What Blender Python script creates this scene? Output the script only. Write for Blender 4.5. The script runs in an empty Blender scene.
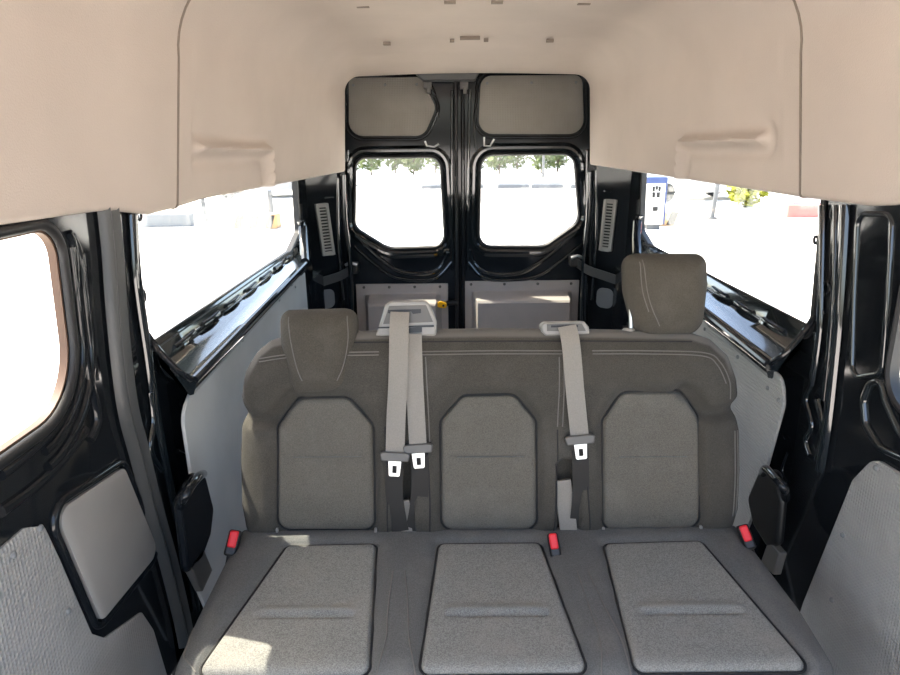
import bpy, bmesh, math, random
import numpy as np
from mathutils import Vector, Matrix
random.seed(4)
SC = bpy.context.scene
COL = SC.collection

# ------------------------------------------------------------------ camera
F = 676.0; CAM_Z = 1.5; ROLL = 0.009
TH = math.atan((337.5 - 140.0) / F)
CT, ST = math.cos(TH), math.sin(TH)
cam = bpy.data.cameras.new('camera'); cam_o = bpy.data.objects.new('camera', cam); COL.objects.link(cam_o)
cam.sensor_width = 36.0; cam.lens = F / 900.0 * 36.0; cam.clip_start = 0.02; cam.clip_end = 500
r0 = Vector((1, 0, 0)); u0 = Vector((0, ST, CT)); f0 = Vector((0, CT, -ST))
rr = (r0 - ROLL * u0).normalized(); uu = (u0 + ROLL * r0).normalized()
cam_o.matrix_world = Matrix(((rr.x, uu.x, -f0.x, 0), (rr.y, uu.y, -f0.y, 0), (rr.z, uu.z, -f0.z, CAM_Z), (0, 0, 0, 1)))
SC.camera = cam_o

# ------------------------------------------------------------------ light and exposure
SUN_DIR = Vector((-0.43, 0.185, 0.80)).normalized()
world = bpy.data.worlds.new('sky'); SC.world = world; world.use_nodes = True
wn = world.node_tree.nodes; wl = world.node_tree.links
sky = wn.new('ShaderNodeTexSky'); sky.sky_type = 'NISHITA'; sky.sun_disc = False
sky.sun_elevation = math.asin(SUN_DIR.z); sky.sun_rotation = math.atan2(SUN_DIR.x, SUN_DIR.y)
sky.dust_density = 4.0; sky.air_density = 1.0; sky.ozone_density = 0.2
wl.new(sky.outputs[0], wn['Background'].inputs[0]); wn['Background'].inputs[1].default_value = 0.17
sun = bpy.data.lights.new('sun', 'SUN'); sun.energy = 2.7; sun.angle = math.radians(0.55); sun.color = (1.0, 0.90, 0.77)
sun_o = bpy.data.objects.new('sun', sun); COL.objects.link(sun_o)
sun_o.rotation_euler = (-SUN_DIR).to_track_quat('-Z', 'Y').to_euler()
SC.view_settings.view_transform = 'Standard'; SC.view_settings.look = 'None'
SC.view_settings.gamma = 1.0; SC.view_settings.use_curve_mapping = False
SC.view_settings.exposure = 2.55

# ------------------------------------------------------------------ pixel -> point on a chosen plane of the van
def ray(px, py):
    dx = px - 450.0; dy = py - 337.5
    dx, dy = dx - ROLL * dy, dy + ROLL * dx
    u = dx / F; v = -dy / F
    return Vector((u, CT + v * ST, -ST + v * CT))
def A(px, py, X=None, Y=None, Z=None):
    r = ray(px, py)
    if X is not None: t = X / r.x
    elif Y is not None: t = Y / r.y
    else: t = (Z - CAM_Z) / r.z
    return Vector((r.x * t, r.y * t, CAM_Z + r.z * t))

# ------------------------------------------------------------------ materials
def mat(name, col, rough=0.6, metal=0.0, coat=0.0, noise=0.0, nscale=40.0, bump=0.0, bscale=120.0, btype='noise', spec=None, coat_rough=0.03, detail=4.0, sheen=0.0):
    m = bpy.data.materials.new(name); m.use_nodes = True
    nt = m.node_tree; b = nt.nodes['Principled BSDF']
    b.inputs['Base Color'].default_value = (*col, 1); b.inputs['Roughness'].default_value = rough
    b.inputs['Metallic'].default_value = metal; b.inputs['Coat Weight'].default_value = coat; b.inputs['Coat Roughness'].default_value = coat_rough
    if sheen: b.inputs['Sheen Weight'].default_value = sheen
    if spec is not None: b.inputs['Specular IOR Level'].default_value = spec
    tc = nt.nodes.new('ShaderNodeTexCoord')
    if noise:
        n = nt.nodes.new('ShaderNodeTexNoise'); n.inputs['Scale'].default_value = nscale; n.inputs['Detail'].default_value = detail
        nt.links.new(tc.outputs['Object'], n.inputs['Vector'])
        mx = nt.nodes.new('ShaderNodeMix'); mx.data_type = 'RGBA'
        mx.inputs[6].default_value = (*[c * (1 - noise) for c in col], 1); mx.inputs[7].default_value = (*[min(1, c * (1 + noise)) for c in col], 1)
        cr = nt.nodes.new('ShaderNodeMapRange'); cr.inputs[1].default_value = 0.3; cr.inputs[2].default_value = 0.7
        nt.links.new(n.outputs[0], cr.inputs[0]); nt.links.new(cr.outputs[0], mx.inputs[0]); nt.links.new(mx.outputs[2], b.inputs['Base Color'])
    if bump:
        if btype == 'noise':
            t = nt.nodes.new('ShaderNodeTexNoise'); t.inputs['Scale'].default_value = bscale; out = t.outputs[0]
        else:
            t = nt.nodes.new('ShaderNodeTexVoronoi'); t.inputs['Scale'].default_value = bscale; t.inputs['Randomness'].default_value = 0.0; out = t.outputs[0]
        nt.links.new(tc.outputs['Object'], t.inputs['Vector'])
        bp = nt.nodes.new('ShaderNodeBump'); bp.inputs['Strength'].default_value = bump; bp.inputs['Distance'].default_value = 0.006 if btype != 'noise' else 0.004
        nt.links.new(out, bp.inputs['Height']); nt.links.new(bp.outputs[0], b.inputs['Normal'])
    return m

def fabric(name, col, fine, patch, dirt=0.0):
    m = mat(name, col, rough=0.95, bump=0.5, bscale=900.0, spec=0.15, sheen=0.05)
    nt = m.node_tree; b = nt.nodes['Principled BSDF']; tc = next(n for n in nt.nodes if n.type == 'TEX_COORD')
    f1 = nt.nodes.new('ShaderNodeTexNoise'); f1.inputs['Scale'].default_value = 420.0; f1.inputs['Detail'].default_value = 2.0
    f2 = nt.nodes.new('ShaderNodeTexNoise'); f2.inputs['Scale'].default_value = 9.0; f2.inputs['Detail'].default_value = 6.0; f2.inputs['Roughness'].default_value = 0.65
    nt.links.new(tc.outputs['Object'], f1.inputs['Vector']); nt.links.new(tc.outputs['Object'], f2.inputs['Vector'])
    a = nt.nodes.new('ShaderNodeMix'); a.data_type = 'RGBA'
    a.inputs[6].default_value = (*[c * (1 - fine) for c in col], 1); a.inputs[7].default_value = (*[c * (1 + fine) for c in col], 1)
    r1 = nt.nodes.new('ShaderNodeMapRange'); r1.inputs[1].default_value = 0.35; r1.inputs[2].default_value = 0.65
    nt.links.new(f1.outputs[0], r1.inputs[0]); nt.links.new(r1.outputs[0], a.inputs[0])
    c2 = nt.nodes.new('ShaderNodeMix'); c2.data_type = 'RGBA'; c2.blend_type = 'MIX'
    c2.inputs[7].default_value = (0.30, 0.28, 0.25, 1)
    r2 = nt.nodes.new('ShaderNodeMapRange'); r2.inputs[1].default_value = 0.5; r2.inputs[2].default_value = 0.78; r2.inputs[4].default_value = patch
    nt.links.new(f2.outputs[0], r2.inputs[0]); nt.links.new(r2.outputs[0], c2.inputs[0]); nt.links.new(a.outputs[2], c2.inputs[6])
    nt.links.new(c2.outputs[2], b.inputs['Base Color'])
    return m

def glass(name):
    m = bpy.data.materials.new(name); m.use_nodes = True; nt = m.node_tree
    for n in list(nt.nodes):
        if n.type != 'OUTPUT_MATERIAL': nt.nodes.remove(n)
    out = nt.nodes['Material Output']
    tr = nt.nodes.new('ShaderNodeBsdfTransparent'); tr.inputs[0].default_value = (0.93, 0.95, 0.94, 1)
    gl = nt.nodes.new('ShaderNodeBsdfGlossy'); gl.inputs['Roughness'].default_value = 0.02
    fr = nt.nodes.new('ShaderNodeLayerWeight'); fr.inputs[0].default_value = 0.5
    pw = nt.nodes.new('ShaderNodeMath'); pw.operation = 'POWER'; pw.inputs[1].default_value = 5.0; nt.links.new(fr.outputs['Facing'], pw.inputs[0])
    mr = nt.nodes.new('ShaderNodeMapRange'); mr.inputs[3].default_value = 0.02; mr.inputs[4].default_value = 0.5; nt.links.new(pw.outputs[0], mr.inputs[0])
    mx = nt.nodes.new('ShaderNodeMixShader')
    nt.links.new(mr.outputs[0], mx.inputs[0]); nt.links.new(tr.outputs[0], mx.inputs[1]); nt.links.new(gl.outputs[0], mx.inputs[2]); nt.links.new(mx.outputs[0], out.inputs[0])
    return m

M = {}
M['paint'] = mat('black_gloss_paint', (0.010, 0.012, 0.0145), rough=0.07, spec=0.4, bump=0.035, bscale=9.0)
M['paint_sill'] = mat('polished_black_paint', (0.012, 0.016, 0.019), rough=0.09, coat=1.0, bump=0.012, bscale=8.0)
M['paint_rough'] = mat('black_seal', (0.012, 0.012, 0.013), rough=0.5)
M['strip'] = mat('grey_weather_strip', (0.052, 0.054, 0.054), rough=0.38)
M['liner'] = mat('beige_headliner', (0.53, 0.46, 0.405), rough=0.95, noise=0.05, nscale=3.0, bump=0.25, bscale=300.0, spec=0.15)
M['panel_plain'] = mat('grey_hardboard', (0.44, 0.455, 0.45), rough=0.7, noise=0.06, nscale=6.0, bump=0.15, bscale=260)
M['panel_dot'] = mat('grey_dimpled_board', (0.38, 0.38, 0.365), rough=0.65, noise=0.10, nscale=5.0, bump=1.0, bscale=105, btype='vor')
M['cover_dot'] = mat('taupe_dimpled_board', (0.27, 0.25, 0.222), rough=0.65, noise=0.10, nscale=5.0, bump=1.0, bscale=105, btype='vor')
M['panel_door'] = mat('grey_moulded_plastic', (0.42, 0.385, 0.355), rough=0.6, noise=0.05, nscale=8)
M['hatch'] = mat('grey_smooth_cover', (0.31, 0.30, 0.28), rough=0.55, noise=0.08, nscale=4)
M['fab_dark'] = fabric('charcoal_woven_fabric', (0.068, 0.063, 0.053), 0.18, 0.10)
M['fab_insert'] = fabric('grey_melange_fabric', (0.130, 0.121, 0.102), 0.20, 0.16)
M['fab_head'] = fabric('grey_headrest_fabric', (0.078, 0.071, 0.058), 0.18, 0.10)
M['fab_top'] = fabric('grey_top_fabric', (0.15, 0.142, 0.13), 0.22, 0.12)
M['fab_cush'] = fabric('dusty_grey_melange_fabric', (0.235, 0.234, 0.216), 0.30, 0.5)
M['fab_strip'] = fabric('charcoal_cushion_fabric', (0.126, 0.128, 0.123), 0.18, 0.22)
M['stitch'] = mat('pale_stitching', (0.15, 0.142, 0.13), rough=0.9)
M['seam'] = mat('dark_piping', (0.015, 0.015, 0.015), rough=0.8)
M['belt'] = mat('grey_belt_webbing', (0.27, 0.25, 0.22), rough=0.8, bump=0.5, bscale=700, noise=0.08, nscale=300)
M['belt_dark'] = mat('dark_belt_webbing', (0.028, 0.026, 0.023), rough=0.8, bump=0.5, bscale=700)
M['plastic_grey'] = mat('light_grey_plastic', (0.28, 0.27, 0.25), rough=0.4)
M['plastic_mid'] = mat('mid_grey_plastic', (0.11, 0.105, 0.097), rough=0.45)
M['plastic_black'] = mat('black_plastic', (0.012, 0.012, 0.012), rough=0.4)
M['chrome'] = mat('steel', (0.75, 0.75, 0.73), rough=0.28, metal=1.0)
M['tongue'] = mat('bright_steel', (0.85, 0.85, 0.8), rough=0.35, metal=0.55)
M['red'] = mat('red_button', (0.75, 0.02, 0.03), rough=0.4)
M['yellow'] = mat('yellow_plastic', (0.85, 0.45, 0.0), rough=0.4)
M['vent'] = mat('grey_vent_plastic', (0.42, 0.41, 0.39), rough=0.5)
M['plug'] = mat('grey_plug', (0.21, 0.22, 0.225), rough=0.6)
M['tan'] = mat('tan_window_reveal', (0.11, 0.06, 0.036), rough=0.6)
M['clip'] = mat('taupe_clip', (0.21, 0.17, 0.135), rough=0.7)
M['floor'] = mat('black_rubber_floor', (0.02, 0.02, 0.02), rough=0.8)
M['glass'] = glass('window_glass')
M['ground'] = mat('pale_concrete', (0.80, 0.765, 0.70), rough=0.9, noise=0.08, nscale=0.4)
M['white'] = mat('white_render', (0.75, 0.74, 0.72), rough=0.8)
M['leaf'] = mat('green_leaves', (0.10, 0.13, 0.045), rough=0.8, noise=0.4, nscale=3)
M['leaf_yellow'] = mat('yellow_green_leaves', (0.26, 0.27, 0.01), rough=0.8, noise=0.35, nscale=4)
M['bark'] = mat('bark', (0.09, 0.07, 0.05), rough=0.9)
M['grey_metal'] = mat('grey_painted_metal', (0.10, 0.105, 0.11), rough=0.5)
M['blue'] = mat('blue_sign_face', (0.04, 0.07, 0.20), rough=0.5)
M['orange'] = mat('orange_paint', (0.55, 0.34, 0.16), rough=0.6)
M['black'] = mat('black_paint', (0.015, 0.015, 0.015), rough=0.6)
M['redwall'] = mat('red_painted_wall', (0.40, 0.16, 0.14), rough=0.8)
M['car_grey'] = mat('silver_car_paint', (0.30, 0.31, 0.32), rough=0.3, coat=0.5)
M['car_white'] = mat('white_car_paint', (0.62, 0.62, 0.62), rough=0.3, coat=0.5)
M['car_glass'] = mat('dark_car_glass', (0.05, 0.06, 0.065), rough=0.1)
M['tyre'] = mat('tyre', (0.03, 0.03, 0.03), rough=0.8)
M['pale_grey'] = mat('pale_grey_wall', (0.22, 0.23, 0.235), rough=0.8)

# ------------------------------------------------------------------ object helpers
def props(o, label=None, cat=None, group=None, kind=None):
    if label: o['label'] = label
    if cat: o['category'] = cat
    if group: o['group'] = group
    if kind: o['kind'] = kind
    return o
def empty(name, loc, label, cat, group=None, kind=None):
    o = bpy.data.objects.new(name, None); COL.objects.link(o); o.location = loc; o.empty_display_size = 0.05
    return props(o, label, cat, group, kind)
def wloc(o):
    v = Vector((0, 0, 0))
    while o is not None: v += o.location; o = o.parent
    return v
class MB:
    def __init__(s): s.v = []; s.f = []
    def add(s, vs, fs):
        n = len(s.v); s.v += [Vector(v) for v in vs]; s.f += [tuple(i + n for i in f) for f in fs]; return s
    def box(s, c, d, R=None):
        R = R or Matrix.Identity(3); c = Vector(c)
        vs = [c + R @ Vector((x * d[0] / 2, y * d[1] / 2, z * d[2] / 2)) for z in (-1, 1) for y in (-1, 1) for x in (-1, 1)]
        return s.add(vs, [(0, 2, 3, 1), (4, 5, 7, 6), (0, 1, 5, 4), (2, 6, 7, 3), (0, 4, 6, 2), (1, 3, 7, 5)])
    def prism(s, pts, off):
        off = Vector(off); n = len(pts); pts = [Vector(p) for p in pts]
        return s.add(pts + [p + off for p in pts], [tuple(range(n))[::-1], tuple(range(n, 2 * n))] + [(i, (i + 1) % n, n + (i + 1) % n, n + i) for i in range(n)])
    def sweep(s, path, prof, nrm, closed=False, pclosed=True, cap=True):
        path = [Vector(p) for p in path]; nrm = Vector(nrm).normalized(); N = len(path); K = len(prof); vs = []
        for i, p in enumerate(path):
            a = path[(i - 1) % N] if (closed or i > 0) else p
            b = path[(i + 1) % N] if (closed or i < N - 1) else p
            t = b - a
            if t.length < 1e-9: t = Vector((1, 0, 0))
            t.normalize(); sd = t.cross(nrm)
            if sd.length < 1e-6: sd = t.orthogonal()
            sd.normalize(); nn = sd.cross(t)
            vs += [p + sd * q[0] + nn * q[1] for q in prof]
        fs = []
        for i in range(N if closed else N - 1):
            j = (i + 1) % N
            for k in range(K if pclosed else K - 1):
                l = (k + 1) % K
                fs.append((i * K + k, i * K + l, j * K + l, j * K + k))
        if cap and not closed and pclosed:
            fs.append(tuple(range(K))[::-1]); fs.append(tuple((N - 1) * K + k for k in range(K)))
        return s.add(vs, fs)
    def tube(s, path, r, nrm=(0.13, 0.21, 0.97), k=10, closed=False):
        return s.sweep(path, [(r * math.cos(2 * math.pi * i / k), r * math.sin(2 * math.pi * i / k)) for i in range(k)], nrm, closed)
    def disc(s, c, n, r, h, k=14, dome=0.0):
        c = Vector(c); n = Vector(n).normalized(); a = n.orthogonal().normalized(); b = n.cross(a)
        ring = lambda rad, hh: [c + n * hh + (a * math.cos(2 * math.pi * i / k) + b * math.sin(2 * math.pi * i / k)) * rad for i in range(k)]
        vs = ring(r, 0) + ring(r, h) + ring(r * 0.7, h + dome)
        fs = [tuple(range(k))[::-1]] + [(i, (i + 1) % k, k + (i + 1) % k, k + i) for i in range(k)] + [(k + i, k + (i + 1) % k, 2 * k + (i + 1) % k, 2 * k + i) for i in range(k)] + [tuple(range(2 * k, 3 * k))]
        return s.add(vs, fs)
    def build(s, name, m, parent=None, smooth=35, bevel=0.0, seg=2, **pr):
        me = bpy.data.meshes.new(name); base = wloc(parent) if parent else Vector((0, 0, 0))
        me.from_pydata([tuple(v - base) for v in s.v], [], s.f)
        bm = bmesh.new(); bm.from_mesh(me)
        bmesh.ops.remove_doubles(bm, verts=bm.verts, dist=1e-6); bmesh.ops.recalc_face_normals(bm, faces=bm.faces); bm.to_mesh(me); bm.free()
        me.materials.append(m); me.update()
        if smooth: me.shade_smooth(); me.set_sharp_from_angle(angle=math.radians(smooth))
        o = bpy.data.objects.new(name, me); COL.objects.link(o)
        if parent: o.parent = parent
        if bevel:
            b = o.modifiers.new('bevel', 'BEVEL'); b.width = bevel; b.segments = seg; b.limit_method = 'ANGLE'; b.angle_limit = math.radians(40)
        return props(o, **pr)

def rpoly(pts, rad, k=6):
    """polygon with rounded corners, 2D; rad: number or list"""
    n = len(pts); out = []
    P = [Vector((p[0], p[1])) for p in pts]
    for i in range(n):
        r = rad[i] if isinstance(rad, (list, tuple)) else rad
        p = P[i]; a = P[i - 1] - p; b = P[(i + 1) % n] - p
        la, lb = a.length, b.length; a.normalize(); b.normalize()
        ang = a.angle(b)
        if r <= 1e-5 or ang > 3.1: out.append(p); continue
        d = min(r / math.tan(ang / 2), la * 0.49, lb * 0.49); rr_ = d * math.tan(ang / 2)
        c = p + (a + b).normalized() * (rr_ / math.sin(ang / 2))
        s0 = p + a * d - c; s1 = p + b * d - c
        tot = s0.angle_signed(s1) if s0.length > 1e-9 else 0
        for j in range(k + 1):
            t = -tot * j / k; cs, sn = math.cos(t), math.sin(t)
            out.append(c + Vector((s0.x * cs - s0.y * sn, s0.x * sn + s0.y * cs)))
    return out
def offset(poly, d):
    """offset a closed 2D polygon outwards by d"""
    n = len(poly); area = sum(poly[i].x * poly[(i + 1) % n].y - poly[(i + 1) % n].x * poly[i].y for i in range(n))
    sg = 1 if area > 0 else -1; out = []
    for i in range(n):
        t = poly[(i + 1) % n] - poly[i - 1]
        if t.length < 1e-9: out.append(poly[i].copy()); continue
        t.normalize(); out.append(poly[i] + Vector((t.y, -t.x)) * d * sg)
    return out
def sheet(outer, holes, fmap, thick):
    """plate with holes; fmap maps 2D to 3D, thick is a 3D vector"""
    bm = bmesh.new(); loops = []
    for lp in [outer] + holes:
        vs = [bm.verts.new((p[0], p[1], 0)) for p in lp]; loops.append(vs)
        for i in range(len(vs)): bm.edges.new((vs[i], vs[(i + 1) % len(vs)]))
    bmesh.ops.triangle_fill(bm, use_beauty=True, use_dissolve=False, edges=bm.edges[:])
    bm.verts.index_update(); mb = MB(); n = len(bm.verts); thick = Vector(thick)
    pts = [Vector(fmap(v.co.x, v.co.y)) for v in bm.verts]
    fs = [tuple(v.index for v in f.verts) for f in bm.faces]
    al = fs + [tuple(i + n for i in f[::-1]) for f in fs]
    for vs in loops:
        k = len(vs)
        for i in range(k):
            a, b = vs[i].index, vs[(i + 1) % k].index; al.append((a, b, b + n, a + n))
    bm.free(); return mb.add(pts + [p + thick for p in pts], al)

def seg_dist(px, py, poly, closed=True):
    d = np.full(px.shape, 1e9); n = len(poly)
    for i in range(n if closed else n - 1):
        ax, ay = poly[i][0], poly[i][1]; bx, by = poly[(i + 1) % n][0], poly[(i + 1) % n][1]
        ex, ey = bx - ax, by - ay; L = ex * ex + ey * ey
        if L < 1e-14: continue
        t = np.clip(((px - ax) * ex + (py - ay) * ey) / L, 0, 1)
        d = np.minimum(d, np.hypot(px - ax - t * ex, py - ay - t * ey))
    return d
def row_range(poly, w):
    xs = []; n = len(poly)
    for i in range(n):
        a, b = poly[i], poly[(i + 1) % n]
        if (a[1] - w) * (b[1] - w) <= 0 and abs(a[1] - b[1]) > 1e-12: xs.append(a[0] + (b[0] - a[0]) * (w - a[1]) / (b[1] - a[1]))
    return (min(xs), max(xs)) if xs else (0, 0)
def grid_uw(poly, nu, nw):
    ws = [p[1] for p in poly]; w0, w1 = min(ws) + 1e-5, max(ws) - 1e-5
    tt = np.linspace(0, 1, nw); tt = 0.5 * tt + 0.5 * (0.5 - 0.5 * np.cos(np.pi * tt))
    W = w0 + (w1 - w0) * tt; U = np.zeros((nw, nu)); V = np.zeros((nw, nu))
    su = np.linspace(0, 1, nu); su = 0.6 * su + 0.4 * (0.5 - 0.5 * np.cos(np.pi * su))
    for i, w in enumerate(W):
        a, b = row_range(poly, w); U[i] = a + (b - a) * su; V[i] = w
    return U, V
def pad(poly, frame, hf, hb, nu=40, nw=40, mb=None):
    """closed cushion: front height hf(U,W,dist), back height hb(U,W,dist); frame(u,w,h)->3D"""
    U, V = grid_uw(poly, nu, nw); D = seg_dist(U, V, poly)
    D[0, :] = 0; D[-1, :] = 0; D[:, 0] = 0; D[:, -1] = 0
    Hf = hf(U, V, D); Hb = hb(U, V, D); mb = mb or MB(); vs = []
    for Hh in (Hf, Hb):
        for i in range(nw):
            for j in range(nu): vs.append(frame(U[i, j], V[i, j], Hh[i, j]))
    n = nu * nw; fs = []
    for i in range(nw - 1):
        for j in range(nu - 1):
            a = i * nu + j; q = (a, a + 1, a + nu + 1, a + nu); fs.append(q); fs.append(tuple(x + n for x in q[::-1]))
    bd = [j for j in range(nu)] + [i * nu + nu - 1 for i in range(1, nw)] + [(nw - 1) * nu + j for j in range(nu - 2, -1, -1)] + [i * nu for i in range(nw - 2, 0, -1)]
    for k in range(len(bd)):
        a, b = bd[k], bd[(k + 1) % len(bd)]; fs.append((a, b, b + n, a + n))
    return mb.add(vs, fs)
def dome(D, R): return np.sqrt(np.clip(1 - (1 - np.clip(D / R, 0, 1)) ** 2, 0, 1))
def sstep(x, a, b):
    t = np.clip((x - a) / (b - a), 0, 1); return t * t * (3 - 2 * t)

# ================================================================== THE SETTING
XL, XR, XC = -0.80, 1.02, 0.11            # inner skins of the side walls, centre line of the van
YR = 4.15                                 # inner skin of the rear doors
GZ = -0.60                                # ground outside

MB().box((XC, 1.7, -0.02), (2.0, 5.0, 0.04)).build('floor', M['floor'], smooth=0, kind='structure', label='black rubber load floor of the van')
MB().box((0, 60, GZ - 0.05), (400, 400, 0.1)).build('ground', M['ground'], smooth=0, kind='structure', label='pale sunlit concrete yard outside the van')

# ---- headliner
def lerp(y, tab):
    if y <= tab[0][0]: return tab[0][1]
    for (a, b), (c, d) in zip(tab, tab[1:]):
        if y <= c: return b + (d - b) * (y - a) / (c - a)
    return tab[-1][1]
LX = [(-0.6, -0.782), (1.45, -0.778), (1.62, -0.768), (1.9, -0.752), (3.95, -0.588)]
RX = [(-0.6, 1.02), (1.35, 1.015), (1.55, 0.992), (1.9, 0.971), (3.95, 0.802)]
LZ = [(-0.6, 1.40), (1.2, 1.362), (1.56, 1.352), (1.64, 1.34), (1.75, 1.322), (1.9, 1.324), (2.1, 1.334), (3.95, 1.331)]
RZ = [(-0.6, 1.41), (1.28, 1.392), (1.42, 1.385), (1.52, 1.352), (1.62, 1.340), (1.9, 1.338), (3.95, 1.357)]
CZ_ = [(-0.6, 1.955), (3.0, 1.95), (3.3, 1.935), (3.6, 1.90), (3.85, 1.855), (3.95, 1.838)]
LEAN = [(-0.6, 0.14), (1.9, 0.13), (3.95, 0.05)]
RAD = [(-0.6, 0.24), (1.9, 0.24), (3.4, 0.20), (3.95, 0.085)]
EMB = []
for px0, py0, px1, py1, px2, py2, sx in ((208, 148, 263, 150, 269, 186, -0.69), (753, 139, 688, 142, 681, 178, 0.905)):
    EMB.append([A(px0, py0, X=sx), A(px1, py1, X=sx), A(px2, py2, X=sx)])
def liner_half(y, side):
    xb = lerp(y, LX if side < 0 else RX); zb = lerp(y, LZ if side < 0 else RZ); zt = lerp(y, CZ_); ln = lerp(y, LEAN); R = lerp(y, RAD)
    d = -side; pts = []
    H = zt - R - zb
    pts.append((xb - d * 0.055, zb + 0.012)); pts.append((xb - d * 0.012, zb + 0.001)); pts.append((xb - d * 0.003, zb + 0.004))
    n1 = 46
    for i in range(n1 + 1):
        z = zb + 0.012 + (H - 0.012) * i / n1; pts.append((xb + d * (ln * (z - zb)), z))
    cx = xb + d * (ln * H + R); cz = zt - R
    for i in range(1, 13):
        a = math.pi / 2 * i / 12; pts.append((cx - d * R * math.cos(a), cz + R * math.sin(a)))
    for i in range(1, 9): pts.append((cx + (XC - cx) * i / 8, zt + 0.012 * math.sin(math.pi / 2 * i / 8)))
    e = EMB[0 if side < 0 else 1]; out = []
    for (x, z) in pts:
        dd = 0.0
        if 2.0 < y < 3.6 and z < 1.75:
            yy = np.array([y]); zz = np.array([z]); dist = float(seg_dist(yy, zz, [(p.y, p.z) for p in e], False)[0])
            dd = -0.030 * math.exp(-(dist / 0.016) ** 2) + 0.010 * math.exp(-((dist - .04) / 0.02) ** 2)
            w = 0.006 * math.sin(y * 5.3 + z * 6) * math.sin(z * 9 + 1)      # shallow waviness of the old lining
            dd += w * min(1, max(0, (z - 1.34) * 10))
        out.append(Vector((x - d * dd, y, z)))
    return out
def liner(name, y0, y1, ny, label):
    mb = MB(); vs = []; fs = []
    for i in range(ny):
        y = y0 + (y1 - y0) * i / (ny - 1)
        l = liner_half(y, -1); r = liner_half(y, 1); row = l + r[:-1][::-1]; K = len(row); vs += row
    for i in range(ny - 1):
        for k in range(K - 1): fs.append((i * K + k, i * K + k + 1, (i + 1) * K + k + 1, (i + 1) * K + k))
    n = len(vs)                                        # turned-back flanges at both ends
    for e, dy in ((0, 0.006), (ny - 1, -0.004)):
        base = len(vs)
        for k in range(K):
            p = vs[e * K + k]; c = Vector((XC, p.y, 1.5)); dr = (p - c).normalized(); vs.append(p + dr * 0.012 + Vector((0, -dy * .5, 0)))
        for k in range(K - 1): fs.append((e * K + k, e * K + k + 1, base + k + 1, base + k))
    mb.add(vs, fs)
    return mb.build(name, M['liner'], smooth=50, kind='structure', label=label)
ceil_r = liner('ceiling', 1.906, 3.95, 150, 'beige fabric headliner over the load bay and rear windows')
ceil_f = liner('ceiling', -0.2, 1.894, 60, 'beige fabric headliner section nearest the cab')
sp_ = liner_half(1.9, -1) + liner_half(1.9, 1)[:-1][::-1]
MB().tube([p + Vector((0, 0, .0)) for p in sp_], .0035, (0, 1, 0), k=6).build('seam_piping', M['clip'], ceil_f, smooth=60)
for (px, py, w) in ((363, 6, .022), (450, 2, .020), (497, 2, .020), (584, 3, .022), (387, 44, .016), (452, 41, .010), (470, 38.5, .045), (486, 40.5, .010), (550, 41, .016)):
    for _ in range(1):
        z = 1.955; 
        for it in range(6): p = A(px, py, Z=z); z = lerp(p.y, CZ_) + 0.008
    mb = MB(); mb.sweep([p + Vector((-w, 0, -.002)), p + Vector((w, 0, -.002))], [(-.012, 0), (-.008, -.004), (.008, -.004), (.012, 0), (.012, .01), (-.012, .01)], (0, 0, 1))
    mb.build('roof_clip', M['clip'], ceil_r if p.y > 1.9 else ceil_f)

# ---- outer shell that keeps the daylight out
MB().box((XC, 2.0, 2.04), (2.1, 4.4, 0.05)).build('roof', M['paint'], smooth=0, kind='structure', label='painted steel roof of the van')
def shell(x0, x1, name, label):
    MB().add([(x0, -.2, 1.41), (x0, 4.2, 1.41), (x1, 4.2, 2.03), (x1, -.2, 2.03), (x0 + (.02 if x0 < 0 else -.02), -.2, 1.41), (x0 + (.02 if x0 < 0 else -.02), 4.2, 1.41), (x1 + (.02 if x0 < 0 else -.02), 4.2, 2.03), (x1 + (.02 if x0 < 0 else -.02), -.2, 2.03)],
             [(0, 1, 2, 3), (4, 7, 6, 5), (0, 4, 5, 1), (1, 5, 6, 2), (2, 6, 7, 3), (3, 7, 4, 0)]).build(name, M['paint'], smooth=0, kind='structure', label=label)
shell(XL - .08, XL - .03, 'trim_1', 'black upper body side behind the left headliner')
shell(XR + .08, XR + .03, 'trim_2', 'black upper body side behind the right headliner')

# ---- ridge profile helpers on the walls
def half_round(w, h, k=7): return [(w * math.cos(math.pi * i / k), h * math.sin(math.pi * i / k)) for i in range(k + 1)]
def on_wall(X):
    return lambda a, b: (X, a, b)
def ridge(mb, poly, X, w, h, inward, closed=True):
    mb.sweep([(X, p[0], p[1]) for p in poly], [(q[0], q[1] * 1.0) for q in half_round(w, h)] , (inward, 0, 0), closed)

def smooth_path(P, n=6):
    out = []; P = [Vector(p) for p in P]
    for i in range(len(P) - 1):
        p0 = P[max(i - 1, 0)]; p1 = P[i]; p2 = P[i + 1]; p3 = P[min(i + 2, len(P) - 1)]
        for j in range(n):
            t = j / n; out.append(0.5 * ((2 * p1) + (p2 - p0) * t + (2 * p0 - 5 * p1 + 4 * p2 - p3) * t * t + (3 * p1 - p0 - 3 * p2 + p3) * t ** 3))
    out.append(P[-1]); return out

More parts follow.
